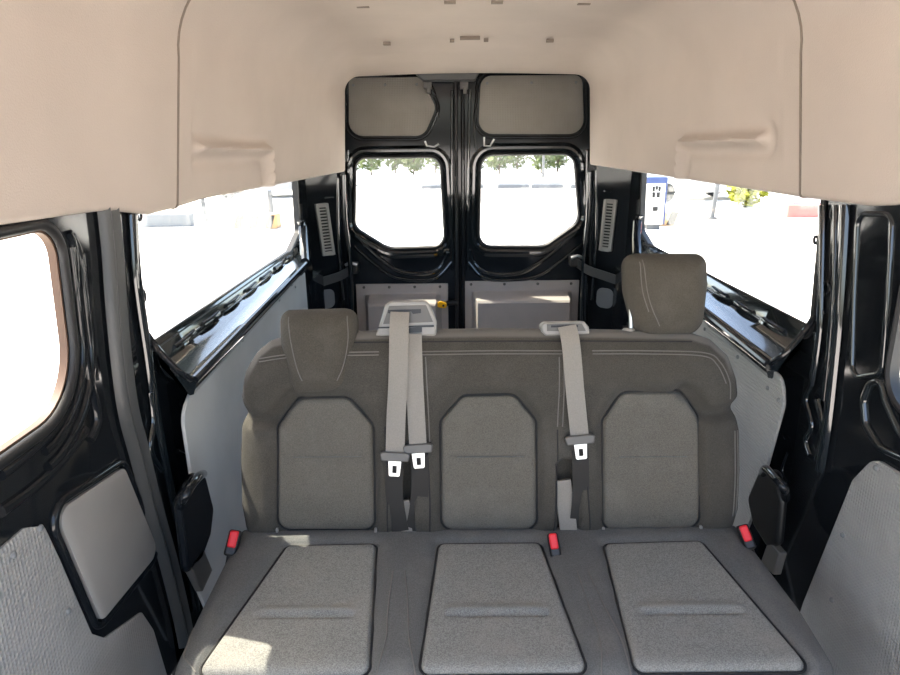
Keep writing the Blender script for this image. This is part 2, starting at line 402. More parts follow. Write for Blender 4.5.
# ---- left wall with the long rear side window
win_l = rpoly([Vector((1.715, A(157, 345, X=XL).z)), A(290, 252, X=XL).yz, A(299, 232, X=XL).yz, (3.64, 1.42), (1.715, 1.42)], [.03, .05, .05, .06, .06])
wall_l = sheet([Vector((1.62, .0)), Vector((3.95, .0)), Vector((3.95, 1.44)), Vector((1.62, 1.44))], [win_l], on_wall(XL), (-.02, 0, 0)).build('wall_left', M['paint'], kind='structure', label='glossy black inner body side on the left behind the sliding door')
win_r = rpoly([A(812, 342, X=XR).yz, A(650, 247, X=XR).yz, A(640, 230, X=XR).yz, (3.66, 1.44), (1.87, 1.44)], [.05, .05, .05, .06, .06])
w2 = [A(897, 292, X=XR).yz, A(893, 345, X=XR).yz, A(897, 395, X=XR).yz]
win_r2 = rpoly([(0.40, w2[2].y - .03), (w2[1].x, w2[2].y - .03), (w2[1].x, 1.26), (.40, 1.30)], .09)
wall_r = sheet([Vector((-.2, .0)), Vector((3.95, .0)), Vector((3.95, 1.46)), Vector((-.2, 1.46))], [win_r, win_r2], on_wall(XR), (.02, 0, 0)).build('wall_right', M['paint'], kind='structure', label='glossy black inner body side on the right with pressed recesses')

def window(name, poly, X, sgn, label):
    """pane + rubber gasket set in the opening"""
    g = MB(); g.sweep([(X + sgn * .0, p[0], p[1]) for p in poly], [(-.006, -.022), (.006, -.022), (.010, .004), (.004, .010), (-.006, .006)], (-sgn, 0, 0), True)
    fr = g.build(name, M['paint_rough'], kind='structure', label=label)
    sheet(offset(poly, .004), [], on_wall(X + sgn * .020), (sgn * .004, 0, 0)).build('pane', M['glass'], fr, smooth=0)
    return fr
window('window_1', win_l, XL, -1, 'long rear side window on the left over the sill')
window('window_2', win_r, XR, 1, 'long rear side window on the right over the sill')
window('window_3', win_r2, XR, 1, 'right side window nearest the cab, cut by the frame')

# sills below the rear side windows
def sill(px_in0, px_in1, X, Xi, sgn, win, label, name):
    a0, a1 = A(*px_in0, X=Xi), A(*px_in1, X=Xi)
    if sgn < 0: o0, o1 = Vector((X, win[0][0] + .02, win[0][1] - .012)), Vector((X, 3.60, .972))
    else: o0, o1 = Vector((X, win[0][0] + .02, win[0][1] - .012)), Vector((X, 3.60, .985))
    mb = MB(); n = 24; prof = []
    for i in range(n + 1):
        t = i / n; o = o0.lerp(o1, t); a = a0.lerp(a1, t)
        dn = Vector((0, 0, -1)); ins = Vector((-sgn, 0, 0))
        H_ = o.z - a.z; q = lambda t, z: Vector((o.x + (a.x - o.x) * t, o.y + (a.y - o.y) * t, a.z + z * H_)); m1 = q(.06, .95); m2 = q(.17, .36); m3 = q(.50, .24); m4 = q(.88, .10); m5 = a + Vector((0, 0, .008))
        e1 = a + ins * .012 - Vector((0, 0, .012)); e2 = a - Vector((0, 0, .045)); e3 = a - Vector((0, 0, .048)) - ins * .012
        prof.append([o, m1, m2, m3, m4, m5, e1, e2, e3])
    K = len(prof[0]); vs = [p for r in prof for p in r]
    mb.add(vs, [(i * K + k, i * K + k + 1, (i + 1) * K + k + 1, (i + 1) * K + k) for i in range(n) for k in range(K - 1)] + [tuple(range(K)), tuple(n * K + k for k in range(K))])
    s = mb.build(name, M['paint_sill'], smooth=60, kind='structure', label=label)
    # row of folded tabs along the glass side
    for i in range(7):
        t0, t1 = .06 + i * .128, .06 + i * .128 + .085; b = MB(); pth = []
        for j in range(7):
            t = t0 + (t1 - t0) * j / 6; o = o0.lerp(o1, t); a = a0.lerp(a1, t); pth.append(Vector((o.x + (a.x - o.x) * (.13 + .05 * math.sin(math.pi * j / 6)), o.y + (a.y - o.y) * .15, a.z + (o.z - a.z) * .50)))
        b.sweep(pth, half_round(.010, .012), (0, 0, 1)); b.build('folded_tab', M['paint'], s)
    # rounded return at the near end and upturned horn at the far end
    e = MB(); near = [o0 + Vector((0, -.02, .03)), o0.lerp(a0, .3) + Vector((0, -.03, .02)), o0.lerp(a0, .75) + Vector((0, -.03, .01)), a0 + Vector((0, -.005, .0))]
    e.tube(smooth_path(near), .009, k=10)
    far = [a1 + Vector((0, 0, 0)), o1.lerp(a1, .6) + Vector((0, .05, .05)), o1.lerp(a1, .45) + Vector((0, .06, .12)), o1.lerp(a1, .4) + Vector((0, .04, .15))]
    e.tube(far, .022, k=10); e.build('sill_end', M['paint'], s)
    e = MB(); e.tube([a0.lerp(a1, t) + Vector((-sgn * .004, 0, -.004)) for t in np.linspace(0, 1, 12)], .013, k=10); e.build('sill_lip', M['paint'], s)
    return a0, a1
SL = sill((192, 379), (305, 262), XL, -.700, -1, win_l, 'glossy black pressed sill below the left rear window', 'trim_3')
SR = sill((770, 363), (637, 256), XR, .920, 1, win_r, 'glossy black pressed sill below the right rear window', 'trim_4')

# ---- weather strip at the rear edge of the sliding door opening
ws = [A(112, 203, X=-.775), A(117, 250, X=-.775), A(122, 320, X=-.775), A(131, 400, X=-.775), A(143, 450, X=-.775), A(158, 510, X=-.775), A(172, 560, X=-.775), A(184, 610, X=-.775), A(190, 640, X=-.775)]
wsp = smooth_path(ws)
mb = MB(); mb.sweep([p + Vector((-.02, 0.0, 0)) for p in wsp], [(-.036, 0), (-.034, .016), (-.020, .026), (-.006, .018), (-.001, .008), (.005, .018), (.018, .024), (.030, .014), (.033, 0)], (1, 0, 0))
mb.build('trim_5', M['strip'], smooth=60, kind='structure', label='grey rubber weather strip round the sliding door opening')

MB().box((-.836, 1.62, .75), (.012, .22, 1.4)).build('light_stop_plate', M['paint'], wall_l, smooth=0)  # hidden plate added to stop sun leaking between sliding door and wall
# ---- pillar faces beside the strip (raised, dented pressings)
def pressing(name, pts, X, sgn, h, r, m, parent=None, **k):
    """raised plate on a side wall: pts in pixels or (y,z) pairs"""
    P = rpoly([q if len(q) == 2 and isinstance(q, Vector) else A(q[0], q[1], X=X).yz for q in pts], r)
    mb = MB(); fr = lambda u, w, hh: Vector((X - sgn * hh, u, w))
    o = offset(P, -.008); n = len(P)
    vs = [Vector((X + sgn * .01, p.x, p.y)) for p in P] + [Vector((X - sgn * h * .7, p.x, p.y)) for p in P] + [Vector((X - sgn * h, p.x, p.y)) for p in o]
    fs = [(i, (i + 1) % n, n + (i + 1) % n, n + i) for i in range(n)] + [(n + i, n + (i + 1) % n, 2 * n + (i + 1) % n, 2 * n + i) for i in range(n)] + [tuple(range(2 * n, 3 * n)), tuple(range(n))[::-1]]
    return mb.add(vs, fs).build(name, m, parent, smooth=40, **k), P
# left pillar
mb = MB()
for pts, w in (([(131, 205), (136, 280), (146, 350), (152, 392), (160, 440), (172, 500), (186, 560), (196, 610)], .016), ([(157, 350), (166, 372), (184, 384), (190, 392), (186, 405)], .012), ([(150, 392), (153, 420), (150, 450), (160, 470)], .011), ([(178, 450), (190, 458), (192, 480), (184, 494)], .006)):
    mb.sweep(smooth_path([A(*q, X=XL + .005) for q in pts]), half_round(w, w * .9), (1, 0, 0))
mb.build('pillar_crease', M['paint_sill'], wall_l, smooth=60)
mb = MB()
for q, r in (((143, 296), .012), ((139, 214), .012), ((136, 235), .010), ((143, 330), .007)):
    c = A(*q, X=XL + .004); mb.tube([c + Vector((0, r * math.cos(a), r * 1.3 * math.sin(a))) for a in np.linspace(0, 2 * math.pi, 17)[:-1]], .004, (1, 0, 0), k=8, closed=True)
mb.build('pressed_hole', M['paint'], wall_l, smooth=60)
# right pillar and recesses
mb = MB()
for pts, w in (([(846, 205), (843, 260), (838, 330), (831, 400), (826, 440), (821, 470)], .017), ([(823, 205), (822, 260), (820, 330), (812, 385)], .012), ([(812, 385), (806, 400), (812, 425), (806, 440), (810, 455)], .010), ([(836, 205), (834, 280), (829, 350), (824, 400)], .008), ([(818, 400), (824, 430), (818, 460)], .012), ([(780, 432), (786, 440)], .004), ([(788, 452), (782, 470), (788, 482)], .005)):
    mb.sweep(smooth_path([A(*q, X=XR - .005) for q in pts]), half_round(w, w * .9), (-1, 0, 0))
for loop, w in (([(858, 214), (893, 214), (888, 300), (882, 374), (852, 378), (854, 300)], .007), ([(870, 384), (882, 380), (886, 400), (900, 432), (930, 470), (880, 448), (866, 425), (864, 400)], .010)):
    P = rpoly([A(*q, X=XR).yz for q in loop], .03); ridge(mb, P, XR, w, w, -1)
mb.build('pillar_crease', M['paint_sill'], wall_r, smooth=60)
mb = MB()
for q, r in (((826, 288), .017), ((822, 312), .008), ((834, 215), .016), ((816, 240), .010)):
    c = A(*q, X=XR - .004); mb.tube([c + Vector((0, r * math.cos(a), r * math.sin(a))) for a in np.linspace(0, 2 * math.pi, 17)[:-1]], .004, (1, 0, 0), k=8, closed=True)
mb.build('pressed_hole', M['paint'], wall_r, smooth=60)

# ---- sliding door on the left
d3poly_hole = rpoly([(.35, .968), (1.355, .968), (1.385, 1.34), (.35, 1.34)], [.08, .15, .06, .08], 10)
yd = [A(103, 200, X=XL), A(116, 330, X=XL), A(128, 430, X=XL), A(150, 520, X=XL), A(170, 590, X=XL)]
outl = [Vector((-.2, .05)), Vector((1.70, .05))] + [Vector((p.y + .01, p.z)) for p in yd[::-1]] + [Vector((1.60, 1.46)), Vector((-.2, 1.46))]
door3 = sheet(outl, [d3poly_hole], on_wall(XL), (-.02, 0, 0)).build('door_3', M['paint'], kind='structure', label='black sliding side door with window and grey lining panels')
mb = MB(); mb.sweep([(XL - .03, p[0], p[1]) for p in offset(d3poly_hole, -.004)], [(-.002, .010), (.003, .010), (.003, .027), (-.002, .027)], (1, 0, 0), True)
mb.build('window_reveal', M['tan'], door3)
mb = MB(); ridge(mb, offset(d3poly_hole, .010), XL, .012, .012, 1); mb.build('window_gasket', M['paint_rough'], door3, smooth=60)
sheet(d3poly_hole, [], on_wall(XL - .026), (-.004, 0, 0)).build('pane', M['glass'], door3, smooth=0)
mb = MB()
for off, w_ in ((.05, .010), (.085, .012)):
    pp = [p for p in offset(d3poly_hole, off) if p.y < 1.29 and p.x > .6]; ridge(mb, pp, XL, w_, w_ * .8, 1, False)
for pts, w in (([(68, 232), (74, 250), (77, 290), (82, 330), (88, 370), (93, 395)], .010), ([(72, 235), (80, 255), (84, 290), (90, 340), (96, 380)], .008), ([(93, 395), (97, 420), (90, 440)], .012), ([(0, 475), (25, 455), (50, 430), (66, 400)], .012), ([(0, 512), (30, 490), (60, 462), (85, 430)], .012), ([(18, 231), (33, 228)], .006), ([(0, 235), (14, 231)], .006)):
    mb.sweep(smooth_path([A(*q, X=XL) for q in pts]), half_round(w, w * .9), (1, 0, 0))
mb.build('pressed_ridge', M['paint'], door3, smooth=60)
hp, hpP = pressing('hatch_cover', [(52, 513), (121, 467), (156, 552), (98, 622)], XL, -1, .012, .03, M['hatch'], door3, label='smooth grey hatch cover')
mb = MB(); ridge(mb, offset(hpP, .014), XL, .010, .010, 1); mb.build('hatch_rim', M['paint'], door3, smooth=60)
bp, bpP = pressing('lining_panel', [(-60, 600), (22, 528), (42, 526), (58, 560), (90, 634), (103, 638), (140, 612), (152, 630), (170, 690), (160, 760), (0, 900)], XL, -1, .006, .02, M['panel_dot'], door3, label='dimpled grey lining panel')
def rivet(px, py, X, sgn, par, m='plug', r=.007): MB().disc(A(px, py, X=X), (-sgn, 0, 0), r, .002, dome=.003).build('rivet', M[m], par, smooth=60)
for q in ((13, 555), (68, 611), (40, 528)): rivet(*q, XL + .006, -1, door3)

# ---- rear frame: diagonal corner pillars, header and lower cross member
AP_L, AP_R, AP_T = -.635, .845, 1.93
mb = MB()
mb.prism([(-.80, 3.96, 0), (-.80, 4.26, 0), (AP_L - .01, 4.26, 0), (AP_L - .01, 4.10, 0)], (0, -.10, 1.45))
mb.prism([(1.02, 3.96, 0), (1.02, 4.26, 0), (AP_R + .01, 4.26, 0), (AP_R + .01, 4.10, 0)], (0, -.10, 1.47))
mb.box((-.72, 4.13, 1.7), (.17, .14, .6)); mb.box((.94, 4.13, 1.7), (.17, .14, .6)); mb.box((XC, 4.13, 1.97), (1.7, .14, .12))
wall_b = mb.build('wall_back', M['paint'], smooth=30, kind='structure', label='black rear body frame with corner pillars round the doors')
mb = MB()
for pts, w in (([(343, 175), (345, 220), (350, 262), (352, 320)], .014), ([(337, 178), (338, 240), (343, 300)], .010), ([(590, 172), (588, 220), (584, 262), (582, 322)], .014), ([(597, 170), (597, 230), (592, 300)], .010), ([(586, 275), (585, 325)], .016)):
    mb.sweep(smooth_path([A(*q, Y=4.02) for q in pts]), half_round(w, w), (0, -1, 0))
for q0, q1 in (((310, 199), (334, 197)), ((604, 191), (622, 192))):
    mb.tube([A(*q0, Y=3.95), A(*q1, Y=3.97)], .006)
mb.build('pillar_crease', M['paint_sill'], wall_b, smooth=60)

# ---- rear doors
def PY(q): v = A(q[0], q[1], Y=YR); return Vector((v.x, v.z))
fy = lambda a, b: (a, YR, b)
SEAM = .052
def rear_door(name, x0, x1, wpts, wr, upts, ur, lpts, ridges, label):
    W = rpoly([PY(q) for q in wpts], wr)
    d = sheet([Vector((x0, .06)), Vector((x1, .06)), Vector((x1, 1.90)), Vector((x0, 1.90))], [W], fy, (0, .05, 0)).build(name, M['paint'], kind='structure', label=label)
    g = MB(); g.sweep([(p.x, YR + .0, p.y) for p in W], [(-.010, -.045), (.006, -.045), (.012, .006), (.002, .014), (-.008, .008)], (0, -1, 0), True); g.build('window_gasket', M['paint_rough'], d, smooth=60)
    sheet(offset(W, .003), [], lambda a, b: (a, YR + .04, b), (0, .004, 0)).build('pane', M['glass'], d, smooth=0)
    mb = MB()
    mb.sweep([(p.x, YR, p.y) for p in offset(W, .034)], [(.028, 0), (.007, .0135), (-.007, .0135), (-.028, 0)], (0, -1, 0), True)
    for pts, w in ridges: mb.sweep(smooth_path([Vector((PY(q).x, YR, PY(q).y)) for q in pts]), half_round(w, w), (0, -1, 0))
    mb.build('pressed_ridge', M['paint_sill'], d, smooth=22)
    U = rpoly([PY(q) for q in upts], ur); n = len(U); o = offset(U, -.006)
    mb = MB(); vs = [(p.x, YR, p.y) for p in U] + [(p.x, YR - .008, p.y) for p in U] + [(p.x, YR - .012, p.y) for p in o]
    mb.add(vs, [(i, (i + 1) % n, n + (i + 1) % n, n + i) for i in range(n)] + [(n + i, n + (i + 1) % n, 2 * n + (i + 1) % n, 2 * n + i) for i in range(n)] + [tuple(range(2 * n, 3 * n))])
    up = mb.build('upper_cover', M['cover_dot'], d, smooth=40, label='dimpled grey upper cover panel')
    mb = MB(); mb.sweep([(p.x, YR, p.y) for p in offset(U, .020)], half_round(.010, .014), (0, -1, 0), True); mb.build('cover_rim', M['paint'], d, smooth=60)
    # lower trim: flange, sunlit ledge, raised field
    a, b = PY(lpts[0]), PY(lpts[1]); zl = a.y
    xa, xb = a.x, b.x
    prof = [(YR, zl), (YR - .008, zl - .002), (YR - .009, zl - .062), (YR - .018, zl - .068), (YR - .135, zl - .098), (YR - .145, zl - .110), (YR - .150, zl - .42), (YR - .010, zl - .46), (YR, zl - .46)]
    prof2 = [(YR, zl), (YR - .008, zl - .002), (YR - .009, zl - .062), (YR - .010, zl - .068), (YR - .010, zl - .098), (YR - .010, zl - .108), (YR - .010, zl - .42), (YR - .010, zl - .46), (YR, zl - .46)]
    rows = [(xa, prof2), (xa + .055, prof2), (xa + .085, prof), (xb - .075, prof), (xb - .045, prof2), (xb, prof2)]
    K = len(prof); vs = [(x, p[0], p[1]) for x, pr in rows for p in pr]
    tb = MB().add(vs, [(i * K + k, i * K + k + 1, (i + 1) * K + k + 1, (i + 1) * K + k) for i in range(len(rows) - 1) for k in range(K - 1)] + [tuple(range(K)), tuple((len(rows) - 1) * K + k for k in range(K))]).build('lower_trim', M['panel_door'], d, smooth=25, bevel=.003, label='moulded grey lower trim panel')
    for k in range(4):
        x = xa + .05 + (xb - xa - .1) * k / 3; MB().disc((x, YR - .009, zl - .02), (0, -1, 0), .009, .002, dome=.003).build('rivet', M['plastic_mid'], tb, smooth=60)
    for t in (.06, .5, .94):
        q = PY(upts[0]).lerp(PY(upts[1]), t) if t != .5 else PY(upts[0]).lerp(PY(upts[1]), .5); MB().disc((q.x, YR - .012, q.y - .04), (0, -1, 0), .008, .002, dome=.003).build('rivet', M['plug'], up, smooth=60)
    return d
dl = rear_door('door_1', AP_L - .03, SEAM - .012, [(355, 157), (441, 156), (446, 247), (388, 249), (354, 228)], [.07, .07, .08, .16, .07],
    [(349, 78), (421, 77), (436, 108), (424, 136), (349, 136)], [.03, .02, .06, .08, .08], [(356, 284), (448, 284)],
    [([(352, 230), (366, 246), (384, 262), (402, 272), (424, 274), (440, 268), (448, 252)], .015), ([(354, 246), (372, 262), (392, 276), (412, 280), (436, 278), (452, 262)], .012), ([(348, 150), (348, 200), (350, 240)], .009), ([(452, 90), (452, 180), (453, 270)], .010), ([(430, 82), (436, 98), (438, 118)], .008)],
    'left rear cargo door, with yellow release and bevelled upper cover')
dr = rear_door('door_2', SEAM + .012, AP_R + .03, [(480, 154), (575, 153), (580, 222), (545, 247), (478, 247)], [.08, .08, .09, .14, .08],
    [(481, 76), (582, 75), (584, 134), (478, 134)], [.06, .05, .08, .08], [(463, 281), (579, 281)],
    [([(580, 228), (562, 245), (540, 262), (520, 273), (492, 274), (476, 266), (469, 250)], .015), ([(582, 244), (562, 260), (538, 276), (512, 280), (484, 278), (468, 262)], .012), ([(587, 150), (586, 200), (584, 240)], .009), ([(470, 90), (468, 180), (468, 270)], .010), ([(478, 92), (474, 120), (476, 150)], .008)],
    'right rear cargo door with wide rectangular upper cover')
MB().box((SEAM, YR + .03, .98), (.05, .012, 1.84)).build('seam_light_stop', M['paint'], dl, smooth=0)  # overlap strip added to stop daylight leaking through the rear door seam
# centre seals and top latch housings
MB().tube([(SEAM - .006, YR - .012, .1), (SEAM - .006, YR - .012, 1.9)], .012).build('centre_seal', M['paint_rough'], dl, smooth=60)
MB().tube([(SEAM + .034, YR - .008, .1), (SEAM + .034, YR - .008, 1.9)], .012).build('centre_seal', M['paint'], dr, smooth=60)
for par, px in ((dl, 428), (dr, 464)):
    c = PY((px, 84)); mb = MB(); mb.box((c.x, YR - .03, c.y), (.045, .06, .06)); mb.box((c.x + .005, YR - .05, c.y - .035), (.02, .04, .04)); mb.disc((c.x, YR - .062, c.y + .01), (0, -1, 0), .009, .004)
    mb.build('latch_housing', M['plastic_mid'], par, smooth=30, bevel=.004)
for par, pts in ((dl, [(425, 141), (427, 146), (434, 147), (439, 144)]), (dr, [(484, 137), (484, 146), (490, 146), (494, 139)])):
    MB().tube([Vector((PY(q).x, YR - .015, PY(q).y)) for q in pts], .006).build('door_hook', M['chrome'], par, smooth=60)
c = PY((447, 301)); mb = MB(); mb.tube([(c.x - .04, YR - .09, c.y), (c.x + .06, YR - .03, c.y)], .016); rel = mb.build('release_latch', M['plastic_black'], dl, smooth=60)
P = rpoly([(c.x - .062, c.y - .016), (c.x - .004, c.y - .024), (c.x + .002, c.y + .008), (c.x - .05, c.y + .026)], .014)
MB().prism([(p.x, YR - .105, p.y) for p in P], (0, .016, 0)).build('release_knob', M['yellow'], rel, bevel=.004)
MB().disc((c.x - .022, YR - .107, c.y - .004), (0, -1, 0), .007, .002).build('knob_slot', M['plastic_black'], rel)
hd = PY((442, 74)); mb = MB(); mb.prism([(PY((416, 72)).x, 3.97, 1.855), (PY((478, 72)).x, 3.97, 1.855), (PY((474, 79)).x, 3.97, 1.815), (PY((424, 79)).x, 3.97, 1.815)], (0, .1, 0))
mb.build('trim_6', M['strip'], bevel=.006, kind='structure', label='dark grey cap over the top of the rear doors')

# ================================================================== THINGS FIXED TO THE BODY
# corner pillar vents (slotted grilles) on the diagonal pillar faces
def diag_frame(sgn):
    a = Vector((-.80, 3.96, 0)) if sgn < 0 else Vector((1.02, 3.96, 0)); b = Vector((AP_L - .01, 4.10, 0)) if sgn < 0 else Vector((AP_R + .01, 4.10, 0))
    e = (b - a).normalized(); n = e.cross(Vector((0, -.10, 1.45))).normalized(); n = n if n.y < 0 else -n
    return a, e, n
def on_diag(px, py, sgn):
    a, e, n = diag_frame(sgn); r = ray(px, py); o = Vector((0, 0, CAM_Z)); t = (a - o).dot(n) / r.dot(n); return o + r * t
for sgn, tl, tr, bl, br, side in ((-1, (314, 204), (327, 203), (322, 256), (334, 254), 'left'), (1, (605, 199), (618, 200), (600, 250), (612, 251), 'right')):
    a, e, n = diag_frame(sgn); q = [on_diag(*p, sgn) for p in (tl, tr, br, bl)]; ctr = sum(q, Vector()) / 4
    v = empty('air_vent', ctr, 'grey slotted air vent on the black corner pillar at the %s of the rear doors' % side, 'air vent', 'slotted vents on the rear corner pillars')
    up = ((q[0] + q[1]) - (q[2] + q[3])).normalized(); rt = (q[1] - q[0]).normalized(); W = (q[1] - q[0]).length; H = ((q[0] + q[1]) - (q[2] + q[3])).length / 2
    R = Matrix((rt, up.cross(rt) * -1, up)).transposed()
    mb = MB()
    for s in (-1, 1): mb.box(ctr + rt * s * (W / 2 - .009) + n * .008, (.018, .016, H), R)
    for s in (-1, 1): mb.box(ctr + up * s * (H / 2 - .011) + n * .008, (W - .036, .016, .022), R)
    mb.build('frame', M['vent'], v, bevel=.003)
    MB().box(ctr + n * .002, (W - .03, .004, H - .03), R).build('backing', M['plastic_black'], v)
    for k in range(14): MB().box(ctr + up * ((k - 6.5) * (H - .05) / 14) + n * .008, (W - .034, .01, (H - .05) / 36), R).build('slat', M['vent'], v, smooth=0)
# grey oval plugs lower on the corner pillars
for sgn, px, py, w, h, side in ((-1, 326, 299, 17, 20, 'left'), (1, 605, 298, 16, 21, 'right')):
    a, e, n = diag_frame(sgn); c = on_diag(px, py, sgn); d = 4.0 / F; poly = rpoly([(-w * d / 2, -h * d / 2), (w * d / 2, -h * d / 2), (w * d / 2, h * d / 2), (-w * d / 2, h * d / 2)], .035)
    mb = MB().prism([c + e * p.x * 1.15 + Vector((0, -.069 * p.y, p.y)) + n * .001 for p in poly], n * .006)
    mb.build('blanking_plug', M['plug'], bevel=.002, label='rounded grey blanking plug low on the %s rear corner pillar' % side, cat='plug', group='blanking plugs on the corner pillars')
# door check straps
def strap(pts, Ys, label):
    P = [A(q[0], q[1], Y=y) for q, y in zip(pts, Ys)]
    o = empty('door_check_strap', P[0], label, 'door check', 'check straps of the rear doors')
    sp = smooth_path(P, 8); mb = MB(); mb.sweep(sp, [(-.005, -.026), (.005, -.026), (.009, 0), (.005, .026), (-.005, .026)], (0, 0, 1)); mb.build('arm', M['strip'], o, smooth=40)
    mb = MB(); mb.box(P[-1] + Vector((0, .02, .005)), (.075, .09, .065)); mb.build('bracket', M['plastic_black'], o, bevel=.008)
    mb = MB(); mb.tube([P[-1] + Vector((-.035, -.03, .03)), P[-1] + Vector((.0, -.035, .045)), P[-1] + Vector((.035, -.03, .03))], .009); mb.build('bracket_clip', M['chrome'], o, smooth=60)
strap([(311, 287), (325, 281), (340, 276), (352, 269)], [3.80, 3.88, 3.98, 4.09], 'black check strap joining the left rear door to the corner pillar')
strap([(626, 283), (605, 276), (588, 270), (576, 262)], [3.78, 3.88, 3.98, 4.09], 'black check strap of the right rear door, beside the raised headrest')

# grey lining boards of the load bay and the near right side
def lining(pts, X, sgn, h, r, m, rivets, label, name='lining_panel'):
    P = [A(q[0], q[1], X=X).yz if not isinstance(q, Vector) else q for q in pts]; PP = rpoly(P, r)
    c = sum((p for p in PP), Vector((0, 0))) / len(PP); lo = min(p.y for p in PP)
    e = empty(name, (X, c.x, lo), label, 'lining panel')
    mb = MB().prism([(X, p.x, p.y) for p in PP], (sgn * h, 0, 0)); mb.build('board', M[m], e, bevel=.002)
    for q in rivets: rivet(q[0], q[1], X, sgn, e)
    return e
fl = A(305, 268, X=-.715).yz; fr_ = A(640, 263, X=.935).yz
lining([(192, 391), (305, 271), Vector((fl.x + .02, .02)), Vector((1.74, .02)), A(186, 560, X=-.715).yz, (196, 500), (183, 415)], -.715, -1, .01, [.05, .02, 0, .02, .02, .05, .06], 'panel_plain',
       [(215, 366), (242, 340), (261, 318), (279, 300), (295, 287), (205, 543)], 'tall plain grey lining board below the left rear window')
lining([(782, 378), (640, 267), Vector((fr_.x + .02, .02)), Vector((1.80, .02)), (735, 560), (757, 500), (783, 405)], .935, 1, .01, [.07, .02, 0, .02, .02, .05, .06], 'panel_dot',
       [(705, 329), (738, 357), (768, 388), (779, 400)], 'dimpled grey lining board below the right rear window')
# timber-free fillers closing the gap between the boards and the body
mb = MB(); mb.box((-.76, 2.9, .4), (.06, 1.9, .78)); mb.build('trim_7', M['paint'], smooth=0, kind='structure', label='black body side behind the left lining board')
mb = MB(); mb.box((.985, 2.9, .4), (.06, 1.9, .78)); mb.build('trim_8', M['paint'], smooth=0, kind='structure', label='black body side behind the right lining board')
lining([(873, 458), (905, 478), (1100, 600), (1000, 1000), (770, 705), (803, 602), (852, 480)], XR - .012, 1, .012, [.06, .03, .05, .05, .05, .05, .06], 'panel_dot',
       [(876, 468), (843, 535), (832, 600)], 'large dimpled grey lining board in the lower right corner of the view')

# grab handles on pillar brackets
g = empty('grab_handle', A(196, 560, X=-.69), 'glossy black grab handle on a pillar bracket left of the seat', 'grab handle', 'grab handles at the seat ends')
P = rpoly([A(q[0], q[1], X=-.69).yz for q in ((196, 472), (207, 476), (215, 508), (212, 535), (203, 560), (189, 575), (180, 500))], .03)
MB().prism([(-.69, p.x, p.y) for p in P], (-.023, 0, 0)).build('bracket', M['paint'], g, bevel=.012, seg=3)
hb = [A(181, 506, X=-.69), A(183, 499, X=-.655), A(190, 487, X=-.645), A(198, 477, X=-.655), A(203, 474, X=-.69)]
MB().tube(smooth_path(hb), .012, k=12).build('handle_bar', M['paint'], g, smooth=60)
MB().prism([A(q[0], q[1], X=-.69) for q in ((190, 566), (204, 548), (213, 570), (203, 592))], (-.022, 0, 0)).build('bracket_foot', M['plastic_mid'], g, bevel=.004)
g = empty('grab_handle', A(780, 560, X=.908), 'glossy black grab handle on the pillar right of the seat', 'grab handle', 'grab handles at the seat ends')
P = rpoly([A(q[0], q[1], X=.908).yz for q in ((759, 467), (774, 470), (780, 500), (776, 545), (766, 548), (752, 525), (746, 498))], .03)
MB().prism([(.908, p.x, p.y) for p in P], (.025, 0, 0)).build('bracket', M['plastic_black'], g, bevel=.012, seg=3)
hb = [A(763, 473, X=.908), A(766, 469, X=.875), A(775, 477, X=.86), A(784, 488, X=.86), A(786, 498, X=.90)]
MB().tube(smooth_path(hb), .012, k=12).build('handle_bar', M['paint'], g, smooth=60)
MB().prism([A(q[0], q[1], X=.91) for q in ((768, 540), (779, 553), (773, 575), (760, 563))], (.024, 0, 0)).build('bracket_foot', M['plastic_mid'], g, bevel=.004)

# ================================================================== THE BENCH SEAT
seat = empty('bench_seat', (0.10, 1.45, 0.0), 'grey three-seat fabric bench with two headrests facing the camera', 'seat')
RC = math.radians(14.0); BO = Vector((0, 1.63, .47)); BW = Vector((0, math.sin(RC), math.cos(RC))); BN = Vector((0, -math.cos(RC), math.sin(RC)))
def bf(u, w, h): return Vector((u, 0, 0)) + BO + BW * w + BN * h
def BP(q, h=0.0):
    r = ray(*q); o = Vector((0, 0, CAM_Z)); c = BO + BN * h; t = (c - o).dot(BN) / r.dot(BN); p = o + r * t
    return Vector((p.x, (p - BO).dot(BW)))
def bpoly(pts, r, h=0.0, k=5): return rpoly([BP(q, h) for q in pts], r, k)
out_px = [(246, 537), (240, 505), (239, 460), (240, 428), (243, 414), (241, 396), (245, 372), (256, 352), (270, 340), (292, 335), (380, 331), (490, 329), (600, 330), (690, 332), (712, 339), (728, 355), (736, 378), (739, 396), (737, 411), (741, 430), (742, 470), (740, 510), (733, 533), (490, 538)]
BPOLY = bpoly(out_px, .03, .02, 4)
IN_PX = [[(278, 531), (278, 424), (298, 397), (350, 396), (374, 424), (376, 531)], [(441, 531), (440, 420), (463, 394), (514, 393), (536, 420), (537, 531)], [(602, 531), (601, 420), (620, 391), (682, 390), (698, 414), (699, 530)]]
INS = [bpoly(q, .035, .02) for q in IN_PX]
SLOTS = [[BP(q, .02) for q in ((405, 462), (403, 500), (404, 545))], [BP(q, .02) for q in ((566, 468), (567, 500), (568, 545))]]
ROLL_L = [BP(q, .02) for q in ((236, 411), (252, 419), (268, 420), (278, 416), (284, 406), (294, 396))]
ROLL_R = [BP(q, .02) for q in ((745, 404), (722, 413), (706, 414), (699, 408), (690, 396), (680, 390))]
def inside(px, py, poly):
    c = np.zeros(px.shape, bool); n = len(poly)
    for i in range(n):
        a, b = poly[i], poly[(i + 1) % n]
        if abs(a[1] - b[1]) < 1e-12: continue
        m = ((a[1] > py) != (b[1] > py)) & (px < (b[0] - a[0]) * (py - a[1]) / (b[1] - a[1]) + a[0]); c ^= m
    return c
ZR = BP((490, 400), .02).y
